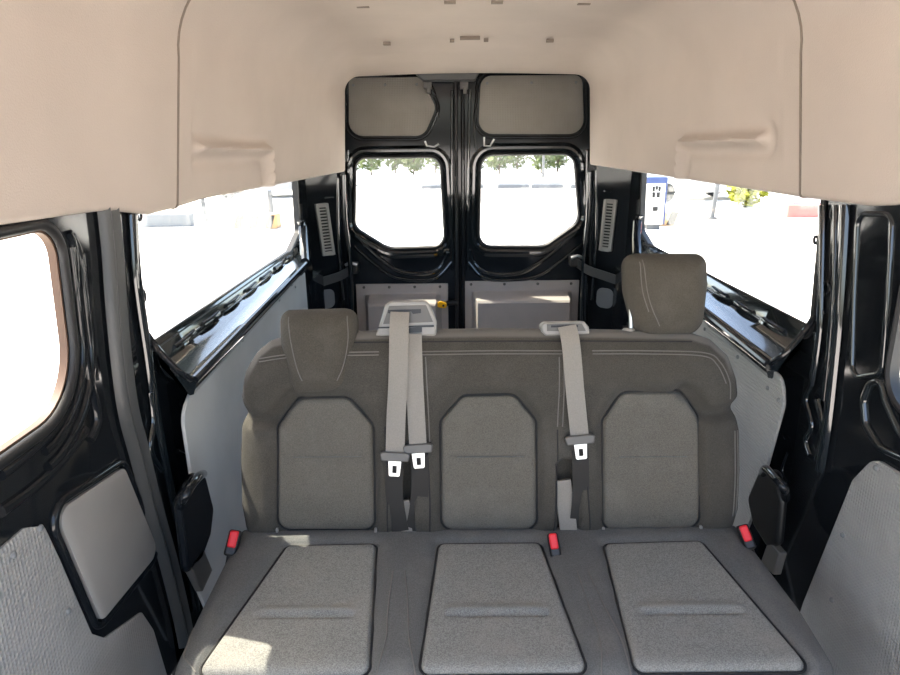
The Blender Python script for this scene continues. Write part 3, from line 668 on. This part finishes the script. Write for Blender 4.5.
def back_h(U, W, D):
    h = 0.0 + .045 * dome(D, .075)
    top = max(p.y for p in BPOLY)
    for P in INS:
        d = seg_dist(U, W, P); ins = inside(U, W, P); sd = np.where(ins, -d, d)
        h -= .016 * sstep(-sd, -.03, .01)                              # inserts lie lower than the bolsters
        h -= .007 * np.exp(-(d / .006) ** 2)                           # seam groove
    for L in (ROLL_L, ROLL_R):
        d = seg_dist(U, W, L, False); h -= .030 * np.exp(-(d / .018) ** 2)
    h += .014 * sstep(W, ZR - .04, ZR + .06) * sstep(-W, -top + .02, -top + .10)
    for S in SLOTS:
        d = seg_dist(U, W, S, False); h -= .055 * (1 - sstep(d, .018, .034))
    return h
GB = lambda u, w: float(back_h(np.array([[u]]), np.array([[w]]), seg_dist(np.array([[u]]), np.array([[w]]), BPOLY))[0, 0])
mb = pad(BPOLY, bf, back_h, lambda U, W, D: -.07 - .025 * dome(D, .05), 190, 110)
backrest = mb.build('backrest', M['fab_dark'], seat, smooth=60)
for P in INS:
    o = offset(P, -.003)
    mb = pad(o, bf, lambda U, W, D: back_h(U, W, seg_dist(U, W, BPOLY)) + .001 + .006 * dome(D, .010) - .005 * np.exp(-((W - BP((490, 456), .02).y) / .005) ** 2) * sstep(D, .018, .032), lambda U, W, D: np.full(U.shape, -.03), 44, 60)
    mb.build('back_insert', M['fab_insert'], backrest, smooth=60, label='lighter mottled grey centre panel of the backrest')
for P, q in zip(INS, IN_PX):
    MB().tube([bf(p.x, p.y, GB(p.x, p.y) + .003) for p in P], .0028, (0, -.97, .24), k=6, closed=True).build('piping', M['seam'], backrest, smooth=60)
    x0, x1 = BP((q[0][0] + 16, 456), .02), BP((q[5][0] - 14, 456), .02)
    MB().tube([bf(x0.x + (x1.x - x0.x) * k / 12, x0.y, GB(x0.x + (x1.x - x0.x) * k / 12, x0.y) + .0045) for k in range(13)], .0015, (0, -.97, .24), k=6).build('crease_seam', M['fab_strip'], backrest, smooth=60)
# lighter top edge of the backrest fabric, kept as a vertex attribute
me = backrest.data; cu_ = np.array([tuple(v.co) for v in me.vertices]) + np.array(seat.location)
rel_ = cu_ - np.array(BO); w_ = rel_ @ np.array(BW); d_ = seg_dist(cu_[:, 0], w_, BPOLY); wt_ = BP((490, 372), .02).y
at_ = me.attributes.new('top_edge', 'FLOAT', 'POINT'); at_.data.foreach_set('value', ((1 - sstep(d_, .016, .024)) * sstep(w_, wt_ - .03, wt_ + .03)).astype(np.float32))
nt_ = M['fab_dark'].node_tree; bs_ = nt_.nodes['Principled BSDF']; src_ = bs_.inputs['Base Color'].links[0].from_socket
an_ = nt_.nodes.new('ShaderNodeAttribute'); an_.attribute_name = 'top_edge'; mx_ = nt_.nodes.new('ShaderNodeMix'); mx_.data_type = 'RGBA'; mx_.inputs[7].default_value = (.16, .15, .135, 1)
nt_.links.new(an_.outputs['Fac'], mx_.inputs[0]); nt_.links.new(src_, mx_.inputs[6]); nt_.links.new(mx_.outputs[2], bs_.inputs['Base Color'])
# stitching
def stitch(pts, par, gh, r=.0016, fr=None, m='stitch', lift=.001):
    P = [BP(q, .02) for q in pts]; sp = smooth_path([Vector((p.x, p.y, 0)) for p in P], 8); path = [bf(p.x, p.y, GB(p.x, p.y) + lift) for p in sp]
    MB().tube(path, r, (0, -.97, .24), k=6).build('stitching', M[m], par, smooth=60)
for pts in ([(262, 358), (300, 353), (380, 351)], [(418, 351), (490, 350), (560, 350)], [(590, 350), (640, 350), (700, 352), (716, 362), (725, 380), (727, 398)],
            [(262, 361), (300, 356), (380, 354)], [(418, 354), (490, 353), (560, 353)], [(590, 353), (640, 353), (697, 355), (712, 364), (721, 382)], [(557, 356), (557, 395), (556, 425)], [(561, 356), (562, 395), (561, 425)], [(426, 356), (428, 395), (430, 440)],
            [(252, 362), (246, 380), (245, 398)], [(737, 430), (737, 480), (735, 515)], [(733, 430), (733, 480), (731, 515)]):
    stitch(pts, backrest, None)
for pts in ([(585, 415), (585, 470), (589, 528)], [(556, 428), (556, 480), (553, 530)], [(386, 425), (388, 480), (388, 530)], [(427, 440), (430, 490), (430, 532)]):
    stitch(pts, backrest, None, .0025, m='seam', lift=-.001)
stitch([(248, 343.5), (300, 343), (380, 342), (490, 341), (600, 341), (690, 341.5), (712, 345)][1:-1], backrest, None, .0022, m='seam', lift=-.001)
# little white fastener ends at the back/cushion joint
for q in ((278, 529), (376, 529), (603, 529), (700, 527)):
    p = BP(q, .02); MB().box(bf(p.x, p.y, GB(p.x, p.y) + .004), (.007, .010, .012)).build('trim_fastener', M['plastic_grey'], backrest, bevel=.002)

# cushion
CZ0 = .47
def cf(u, w, h): return Vector((u, w, CZ0 + h))
def CP(q, z=.485): p = A(q[0], q[1], Z=z); return Vector((p.x, p.y))
cl0, cr0 = CP((229, 540)), CP((752, 536)); fl0, fr0 = CP((178, 662)), CP((838, 668))
CPOLY = rpoly([(cl0.x, 1.66), (cr0.x, 1.66), (cr0.x + .004, 1.3), (fr0.x + .015, 1.09), (fl0.x - .015, 1.09), (cl0.x + .006, 1.3)], [.02, .02, .3, .07, .07, .3])
C_PX = [[(286, 543), (377, 541), (369, 690), (180, 690)], [(438, 541), (541, 540), (598, 690), (415, 690)], [(603, 541), (702, 538), (834, 690), (640, 690)]]
CINS = []
for q in C_PX:
    P = [CP(p) for p in q]
    for k in (2, 3): P[k].y = 1.115; 
    b0, b1 = CP(q[0]), CP(q[3]); t = (1.115 - b0.y) / (b1.y - b0.y); P[3].x = b0.x + (b1.x - b0.x) * t
    b0, b1 = CP(q[1]), CP(q[2]); t = (1.115 - b0.y) / (b1.y - b0.y); P[2].x = b0.x + (b1.x - b0.x) * t
    CINS.append(rpoly(P, .02))
def cush_h(U, W, D):
    h = -.035 + .052 * dome(D, .06)
    for P in CINS:
        d = seg_dist(U, W, P); ins = inside(U, W, P); sd = np.where(ins, -d, d)
        h -= .012 * sstep(-sd, -.03, .015); h -= .007 * np.exp(-(d / .006) ** 2)
    return h
GC = lambda u, w: float(cush_h(np.array([[u]]), np.array([[w]]), seg_dist(np.array([[u]]), np.array([[w]]), CPOLY))[0, 0])
cushion = pad(CPOLY, cf, cush_h, lambda U, W, D: -.13 - .01 * dome(D, .03), 170, 90).build('seat_cushion', M['fab_strip'], seat, smooth=60)
for P in CINS:
    yc = CP((490, 612)).y
    def hf(U, W, D):
        cx0 = np.array([[0.0]])
        return cush_h(U, W, seg_dist(U, W, CPOLY)) + .001 + .006 * dome(D, .010) + (.007 * np.exp(-((W - yc - .012) / .014) ** 2) - .010 * np.exp(-((W - yc + .003) / .004) ** 2)) * sstep(D, .03, .05)
    pad(offset(P, -.003), cf, hf, lambda U, W, D: np.full(U.shape, -.05), 44, 60).build('cushion_insert', M['fab_cush'], cushion, smooth=60, label='dusty lighter grey centre panel of the cushion')
for P in CINS:
    MB().tube([cf(p.x, p.y, GC(p.x, p.y) + .003) for p in P], .0028, (0, 0, 1), k=6, closed=True).build('piping', M['seam'], cushion, smooth=60)
def cstitch(pts, r=.0016, m='stitch'):
    sp = smooth_path([Vector((*CP(q), 0)) for q in pts], 8); MB().tube([cf(p.x, p.y, GC(p.x, p.y) + .001) for p in sp], r, (0, 0, 1), k=6).build('stitching', M[m], cushion, smooth=60)
for pts in ([(393, 572), (388, 610), (386, 640), (376, 672)], [(405, 572), (408, 610), (409, 640), (416, 672)], [(577, 572), (590, 610), (600, 640), (602, 672)], [(588, 572), (606, 610), (622, 640), (632, 672)], [(192, 615), (186, 640), (184, 655), (195, 668)]):
    cstitch(pts)
# steel frame, legs and rear shell (below and behind, real support)
MB().box((.10, 1.40, .30), (1.30, .46, .06)).build('seat_frame', M['plastic_black'], seat, bevel=.01)
for x in (-.48, .10, .68):
    for y in (1.22, 1.58): MB().box((x, y, .136), (.05, .05, .272)).build('leg', M['plastic_black'], seat, bevel=.005)

# headrests
def headrest(poly_px, h0, T, m, label):
    P = bpoly(poly_px, [.035, .035, .12, .055, .055, .12], h0, 8)
    fr = lambda u, w, h: bf(u, w, h0 + h)
    cu = sum(p.x for p in P) / len(P)
    hr = pad(P, fr, lambda U, W, D: -.04 + T * dome(D, .075) - .010 * ((U - cu) / .1) ** 2, lambda U, W, D: -.045 - .035 * dome(D, .04), 44, 44).build('headrest', M[m], seat, smooth=60, label=label)
    GH = lambda u, w: -.04 + T * float(dome(seg_dist(np.array([u]), np.array([w]), P), .075)[0]) - .010 * ((u - cu) / .1) ** 2
    return P, fr, hr, GH
hpx1 = [(276, 309), (356, 308), (356, 342), (352, 395), (284, 398), (277, 347)]
P1, f1, h1, g1 = headrest(hpx1, .055, .068, 'fab_head', 'low grey headrest on the left seat')
hpx2 = [(626, 252), (712, 252), (713, 285), (707, 335), (638, 338), (627, 290)]
P2, f2, h2, g2 = headrest(hpx2, .03, .068, 'fab_head', 'raised grey headrest on the right seat')
def hstitch(pts, hr, fr, h0, g):
    sp = smooth_path([Vector((*BP(q, h0), 0)) for q in pts], 8); MB().tube([fr(p.x, p.y, g(p.x, p.y) + .0005) for p in sp], .0014, (0, -.97, .24), k=6).build('stitching', M['stitch'], hr, smooth=60)
hstitch([(289, 317), (292, 340), (298, 365), (304, 380)], h1, f1, .055, g1); hstitch([(347, 316), (348, 340), (344, 365), (338, 380)], h1, f1, .055, g1)
hstitch([(642, 260), (645, 290), (651, 312), (658, 326)], h2, f2, .03, g2); hstitch([(639, 262), (641, 290), (647, 312)], h2, f2, .03, g2)
for (px, py0, py1, par, h) in ((631, 288, 332, h2, -.005), (690, 318, 334, h2, -.03), (298, 372, 392, h1, -.02), (338, 372, 392, h1, -.02)):
    a, b = BP((px + 2, py0), h), BP((px, py1), h)
    MB().tube([bf(b.x, a.y, h), bf(b.x, b.y - .03, h)], .006, (0, -1, 0), k=12).build('post', M['chrome'], par, smooth=60)
q = BP((629, 331), .0); MB().disc(bf(q.x, q.y - .004, -.005), BW, .017, .008, k=18, dome=.004).build('post_guide', M['plastic_grey'], backrest, smooth=60)

# belt guides on top of the backrest
top_h = .0
def bq(px, py, h): p = BP((px, py), h); return bf(p.x, p.y, h)
def bs(px, py, lift):
    h = .03
    for _ in range(4): p = BP((px, py), h); h = GB(p.x, p.y) + lift
    return bf(p.x, p.y, h)
gl_ = empty('belt_guide', bq(406, 334, .02), None, None); gl_.parent = seat; gl_.location = bq(406, 334, .02) - seat.location
def slab(pts, h, n, name, m, par, bevel=.004): return MB().prism([bq(q[0], q[1], h) for q in pts], BN * -n).build(name, m, par, bevel=bevel)
bpy.data.objects.remove(gl_)
gm = slab([(375, 336), (379, 326), (385, 305), (391, 301), (425, 300), (430, 305), (437, 322), (436, 336)], .035, .06, 'belt_guide', M['plastic_grey'], seat, .006); gm['label'] = 'tall pale grey belt guide between the left and middle seats'
slab([(383, 324), (389, 306), (426, 305), (433, 322)], .037, .004, 'guide_face', M['plastic_mid'], gm, .001)
slab([(388, 313), (388, 310), (421, 309), (421, 313), (413, 314), (411, 311.5), (396, 312), (394, 314.5)], .0385, .003, 'guide_slot', M['plastic_black'], gm, .0)
slab([(378, 327), (434, 325), (434, 327), (378, 328.5)], .0385, .003, 'guide_slot', M['plastic_black'], gm, .0)
slab([(409, 328), (422, 327), (422, 332), (409, 333)], .0385, .003, 'guide_slot', M['plastic_black'], gm, .0)
slab([(381, 329), (388, 329), (388, 333), (381, 333)], .0395, .004, 'guide_clip', M['plastic_grey'], gm, .001)
gm2 = slab([(542, 332), (541, 325), (545, 322), (584, 321), (589, 327), (590, 334), (546, 336)], .035, .05, 'belt_guide', M['plastic_grey'], seat, .005); gm2['label'] = 'low flat grey belt guide between the middle and right seats'
slab([(547, 331), (547, 324), (582, 323.5), (586, 331)], .037, .004, 'guide_face', M['plastic_mid'], gm2, .001)
slab([(551, 325.5), (578, 325), (578, 327), (551, 327.5)], .0385, .003, 'guide_slot', M['plastic_black'], gm2, .0)

# seat belts
def belt(pts, width, h0s, m, label, tongue_px=None, par=seat, tilt=0.0):
    P = [bq(q[0], q[1], h) for q, h in zip(pts, h0s)]; sp = smooth_path(P, 8)
    o = MB().sweep(sp, [(-width / 2, -.0008), (-width / 2 * .9, -.0012), (width / 2 * .9, -.0012), (width / 2, -.0008), (width / 2, .0008), (-width / 2, .0008)], BN).build('seat_belt', M[m], par, smooth=60, label=label)
    return o, P
def tongue(px, py, h, par, ang):
    c = bq(px, py, h); ca, sa = math.cos(ang), math.sin(ang); X = Vector((ca, 0, 0)) + BW * sa; Y = BW * ca - Vector((sa, 0, 0))
    P = rpoly([(-.036, -.008), (.036, -.008), (.040, .012), (.03, .016), (-.03, .016), (-.040, .012)], .005, 3)
    MB().prism([c + X * p.x + Y * p.y + BN * .008 for p in P], -BN * .016).build('tongue_grip', M['plastic_mid'], par, bevel=.003)
    O = rpoly([(-.014, -.048), (.014, -.048), (.017, -.006), (-.017, -.006)], .004, 3); Hh = rpoly([(-.006, -.040), (.006, -.040), (.006, -.020), (-.006, -.020)], .002, 3)
    sheet(O, [Hh], lambda a, b: c + X * a + Y * b + BN * .003, -BN * .003).build('tongue', M['tongue'], par, smooth=30)
b1, _ = belt([(400, 312), (399, 330), (398, 380), (396, 420), (395, 455)], .050, [.050, .070, .072, .068, .064], 'belt', 'front grey belt hanging from the tall guide')
tongue(395, 458, .066, b1, -.05)
b2, _ = belt([(413, 334), (414, 370), (416, 410), (418, 447)], .046, [.050, .064, .062, .058], 'belt', 'second grey belt from the tall guide, behind the first')
tongue(418, 450, .060, b2, .06)
b3, _ = belt([(567, 326), (571, 345), (575, 390), (578, 420), (580, 440)], .048, [.050, .068, .066, .062, .060], 'belt', 'grey belt hanging from the low guide')
tongue(580, 441, .062, b3, .08)
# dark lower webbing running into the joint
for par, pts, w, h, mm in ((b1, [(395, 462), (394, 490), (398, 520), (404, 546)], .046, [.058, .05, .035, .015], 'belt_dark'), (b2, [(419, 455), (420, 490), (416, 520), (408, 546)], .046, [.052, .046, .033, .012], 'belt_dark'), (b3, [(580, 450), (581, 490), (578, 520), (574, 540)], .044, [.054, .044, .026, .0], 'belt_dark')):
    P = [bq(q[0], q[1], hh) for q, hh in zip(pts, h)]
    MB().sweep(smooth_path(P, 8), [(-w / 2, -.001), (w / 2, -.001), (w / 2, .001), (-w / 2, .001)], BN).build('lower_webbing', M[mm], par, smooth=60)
for par, pts, w in ((b2, [(404, 500), (406, 520), (408, 545)], .030), (b3, [(562, 480), (566, 510), (570, 545)], .046)):
    P = [bq(q[0], q[1], .022) for q in pts]
    MB().sweep(smooth_path(P, 6), [(-w / 2, -.006), (w / 2, -.006), (w / 2, .006), (-w / 2, .006)], BN).build('anchor_strap', M['belt'], par, smooth=40)

# red-button buckles
def buckle(px, py, z, tilt, label, size=1.0):
    c = A(px, py, Z=z); R = Matrix.Rotation(tilt, 3, 'Y') @ Matrix.Rotation(math.radians(-35), 3, 'X')
    b = MB().box(c, (.040 * size, .026, .085 * size), R).build('buckle', M['plastic_black'], seat, bevel=.006, label=label)
    MB().box(c + R @ Vector((0, -.010, .012 * size)), (.030 * size, .012, .056 * size), R).build('buckle_button', M['red'], b, bevel=.005)
    MB().tube([c + R @ Vector((0, 0, -.03)), c + R @ Vector((0.0, .02, -.09))], .008).build('buckle_stalk', M['plastic_black'], b, smooth=60)
buckle(233, 543, .495, .20, 'red-button buckle at the left end of the seat', .78)
buckle(554, 545, .50, -.15, 'red-button buckle between the middle and right seats', .72)
buckle(746, 537, .50, -.30, 'red-button buckle at the right end of the seat', .75)

# ================================================================== OUTSIDE (over-bright yard)
def gp(px, py): return A(px, py, Z=GZ)
# sign totem with blue head and dark symbols
b = gp(652, 229); t = empty('sign_totem', b, 'white sign pillar with blue head beyond the right rear window', 'sign')
zs = [A(652, py, Y=b.y).z for py in (177, 183, 224)]
zc = lambda py: A(652, py, Y=b.y - .14).z - b.z
MB().box(b + Vector((0, 0, (zs[1] + zs[2]) / 2 - GZ)), (.44, .25, zs[1] - zs[2])).build('sign_board', M['white'], t, bevel=.02)
MB().box(b + Vector((0, 0, (zs[0] + zs[1]) / 2 - GZ)), (.50, .28, zs[0] - zs[1])).build('sign_head', M['blue'], t, bevel=.02)
MB().box(b + Vector((0, 0, (zs[2] - GZ) / 2)), (.3, .2, zs[2] - GZ)).build('sign_foot', M['grey_metal'], t)
for dx, py, w, h in ((-.07, 189, .05, .11), (.0, 188, .05, .08), (.07, 189, .05, .11), (-.06, 195, .06, .12), (.05, 195, .07, .12), (0, 209, .12, .10)):
    MB().box(b + Vector((dx, -.13, zc(py))), (w, .02, h)).build('sign_symbol', M['black'], t, smooth=0)
MB().box(b + Vector((.235, 0, (zs[1] + zs[2]) / 2 - GZ)), (.03, .27, zs[1] - zs[2])).build('sign_edge', M['blue'], t, bevel=.008)
MB().box(b + Vector((-.33, .3, .5)), (.22, .1, 1.0)).build('sign_side_panel', M['grey_metal'], t)
# striped kerb blocks
def striped(px, py, w, label):
    c = gp(px, py); e = empty('striped_barrier', c, label, 'barrier', 'orange and black striped blocks in the yard')
    MB().box(c + Vector((0, 0, .18)), (w, .45, .36)).build('block', M['orange'], e, bevel=.03)
    for k in range(3):
        x = -w / 2 + w * (k + .5) / 3; MB().prism([c + Vector((x - .13, -.232, .03)), c + Vector((x + .05, -.232, .03)), c + Vector((x + .15, -.232, .34)), c + Vector((x - .03, -.232, .34))], (0, .01, 0)).build('stripe', M['black'], e, smooth=0)
    return c
striped(656, 225, .95, 'orange and black striped block at the foot of the sign pillar')
c = striped(257, 228, 1.15, 'orange and black striped block below the grey cabinet, left rear window')
MB().box(c + Vector((-.05, .55, .45)), (.65, .4, .9)).build('cabinet', M['grey_metal'], bevel=.03, label='grey box cabinet standing behind the striped block', cat='cabinet')
def pole(px0, py0, topz, r, label, name='pole', lean=0.0):
    c = gp(px0, py0); o = empty(name, c, label, 'post')
    MB().tube([c, c + Vector((lean, 0, topz))], r).build('shaft', M['grey_metal'], o, smooth=60); MB().disc(c, (0, 0, 1), r * 2.2, .05).build('foot', M['grey_metal'], o)
    return c, o
pole(207, 222, 1.15, .06, 'dark upright post at the end of the low wall, left window', lean=-.12)
pole(236, 226, 1.05, .05, 'thin dark post left of the striped block', lean=-.12)
c, o = pole(712, 219, 1.55, .06, 'grey bent-arm lamp post left of the yellow-green bush', 'lamp_post', lean=.10)
MB().tube(smooth_path([c + Vector((.10, 0, 1.5)), c + Vector((.18, 0, 1.72)), c + Vector((.5, 0, 1.80)), c + Vector((.9, 0, 1.78))]), .045).build('lamp_arm', M['grey_metal'], o, smooth=60)
# foliage builder: many little leaf blades round branches
def foliage(c, rx, ry, rz, n, s, m, name, par=None, **pr):
    rg = random.Random(int(abs(c[0] * 100) + n)); mb = MB()
    for i in range(n):
        while True:
            p = Vector((rg.uniform(-1, 1), rg.uniform(-1, 1), rg.uniform(-1, 1)))
            if .25 < p.length < 1: break
        q = Vector(c) + Vector((p.x * rx, p.y * ry, p.z * rz)); a = Vector((rg.uniform(-1, 1), rg.uniform(-1, 1), rg.uniform(-.6, 1))).normalized(); b = a.orthogonal().normalized()
        L = s * rg.uniform(.7, 1.3); mb.add([q - a * L, q + b * L * .45, q + a * L, q - b * L * .45], [(0, 1, 2, 3)])
    return mb.build(name, m, par, smooth=0, **pr)
c = gp(745, 207); o = empty('bush', c, 'bright yellow-green bush beyond the right rear window', 'bush')
foliage(c + Vector((0, 0, .55)), .62, .5, .50, 260, .16, M['leaf_yellow'], 'leaves', o); MB().tube([c, c + Vector((.05, 0, .5))], .05).build('stem', M['bark'], o)
# red kerbed wall on the right
c = gp(800, 218); o = empty('garden_wall', c + Vector((2.2, 0, 0)), 'long low wall with red painted base, far right outside', 'wall')
MB().box(c + Vector((2.0, .3, .17)), (4.6, .4, .34)).build('red_base', M['redwall'], o, bevel=.02); MB().box(c + Vector((2.0, .5, .52)), (4.2, .3, .36)).build('pale_coping', M['white'], o, bevel=.02)
# cars
def car(c, L, W, H, ang, m, label, group='cars parked in the yard'):
    o = empty('car', c, label, 'car', group); R = Matrix.Rotation(ang, 3, 'Z')
    T = lambda x, y, z: c + R @ Vector((x * L / 2, y * W / 2, z * H))
    pr = [(-1, .2), (-1, .5), (-.92, .58), (-.5, .62), (-.25, .62), (.9, .58), (1, .45), (1, .2)]
    MB().add([T(x, s * .98, z) for s in (-1, 1) for x, z in pr], [tuple(range(8)), tuple(range(15, 7, -1))] + [(i, (i + 1) % 8, 8 + (i + 1) % 8, 8 + i) for i in range(8)]).build('body', m, o, bevel=.05)
    cb = [(-.55, .60), (-.25, .98), (.45, 1.0), (.85, .58)]
    MB().add([T(x, s * (.9 if z < .7 else .75), z) for s in (-1, 1) for x, z in cb], [(0, 1, 2, 3), (7, 6, 5, 4)] + [(i, (i + 1) % 4, 4 + (i + 1) % 4, 4 + i) for i in range(4)]).build('cabin', M['car_glass'], o, bevel=.03)
    MB().add([T(x, s * .75, z) for s in (-1, 1) for x, z in ((-.27, .97), (.47, .99), (.45, 1.03), (-.25, 1.02))], [(0, 1, 2, 3), (7, 6, 5, 4)] + [(i, (i + 1) % 4, 4 + (i + 1) % 4, 4 + i) for i in range(4)]).build('car_roof', m, o)
    for x in (-.62, .62):
        for s in (-1, 1): MB().disc(T(x, s * .99 - (.12 if s > 0 else -.0), .22), R @ Vector((0, 1, 0)), .31, .2, 18).build('wheel', M['tyre'], o, smooth=30)
    return o
car(Vector((8.6, 24.5, GZ)), 4.3, 1.75, 1.45, .15, M['car_white'], 'pale hatchback parked beyond the lamp post')
for x, y, w in ((-.6, 31.0, 1.3), (1.1, 31.2, 1.0), (2.9, 31.0, 1.5), (4.4, 30.8, 1.5), (6.1, 30.6, 1.5)):
    MB().add([(x + sx * w / 2 * (.92 if z else 1), y + sy * (.07 if z else .12), GZ + z) for z in (0, .16) for sx, sy in ((-1, -1), (1, -1), (1, 1), (-1, 1))], [(3, 2, 1, 0), (4, 5, 6, 7), (0, 1, 5, 4), (1, 2, 6, 5), (2, 3, 7, 6), (3, 0, 4, 7)]).build('wheel_stop', M['grey_metal'], smooth=0, bevel=.02, label='low grey wheel stop in the row across the yard seen through the rear door windows', cat='wheel stop', group='wheel stops across the yard')
# far kerb, boundary wall, trees
MB().box((3, 33.5, GZ + .04), (46, .3, .08)).build('kerb', M['pale_grey'], smooth=0, kind='structure', label='grey kerb along the far side of the yard')
MB().box((0, 52, GZ + 1.0), (140, .4, 2.0)).build('boundary_wall', M['white'], smooth=0, kind='structure', label='white boundary wall behind the far shrubs')
for i in range(19):
    x = -13.0 + 1.35 * i; c = Vector((x, 44.0 + (i % 2) * 2.3, GZ)); hgt = 1.7 + .5 * ((i * 7) % 4) / 3
    o = empty('shrub', c, 'leafy green shrub in the hazy row along the boundary wall, seen through the rear windows', 'shrub', 'row of shrubs along the boundary wall')
    foliage(c + Vector((0, 0, hgt * .55)), .8, .7, hgt * .45, 240, .20, M['leaf'], 'leaves', o); MB().tube([c, c + Vector((.05, 0, hgt * .6))], .06).build('stem', M['bark'], o)
pole(543, 178, 3.2, .07, 'tall thin post behind the yard in the right door window', 'street_pole')
# left: low wall and pale building
c = gp(165, 229); MB().box(c + Vector((-.6, .6, .16)), (2.2, .3, .32)).build('low_wall', M['pale_grey'], bevel=.02, label='low grey wall ending at the dark post, left window', cat='wall')
car(Vector((-13.0, 24.0, GZ)), 4.4, 1.8, 1.5, .5, M['car_white'], 'white car parked far off in the left rear window')
car(Vector((-7.2, 27.5, GZ)), 4.4, 1.8, 1.5, .1, M['car_grey'], 'grey car by the pillar end of the left rear window')
c = Vector((-20, 40, GZ)); o = empty('building', c, 'low pale building far behind the left rear window', 'building')
MB().box(c + Vector((0, 0, 1.6)), (14, 6, 3.2)).build('walls', M['white'], o, smooth=0); MB().box(c + Vector((0, 0, 3.3)), (14.6, 6.6, .2)).build('building_roof', M['pale_grey'], o, smooth=0)
for k in range(5): MB().box(c + Vector((-5 + 2.5 * k, -3.0, 1.7)), (1.3, .1, 1.2)).build('building_window', M['car_glass'], o, smooth=0)
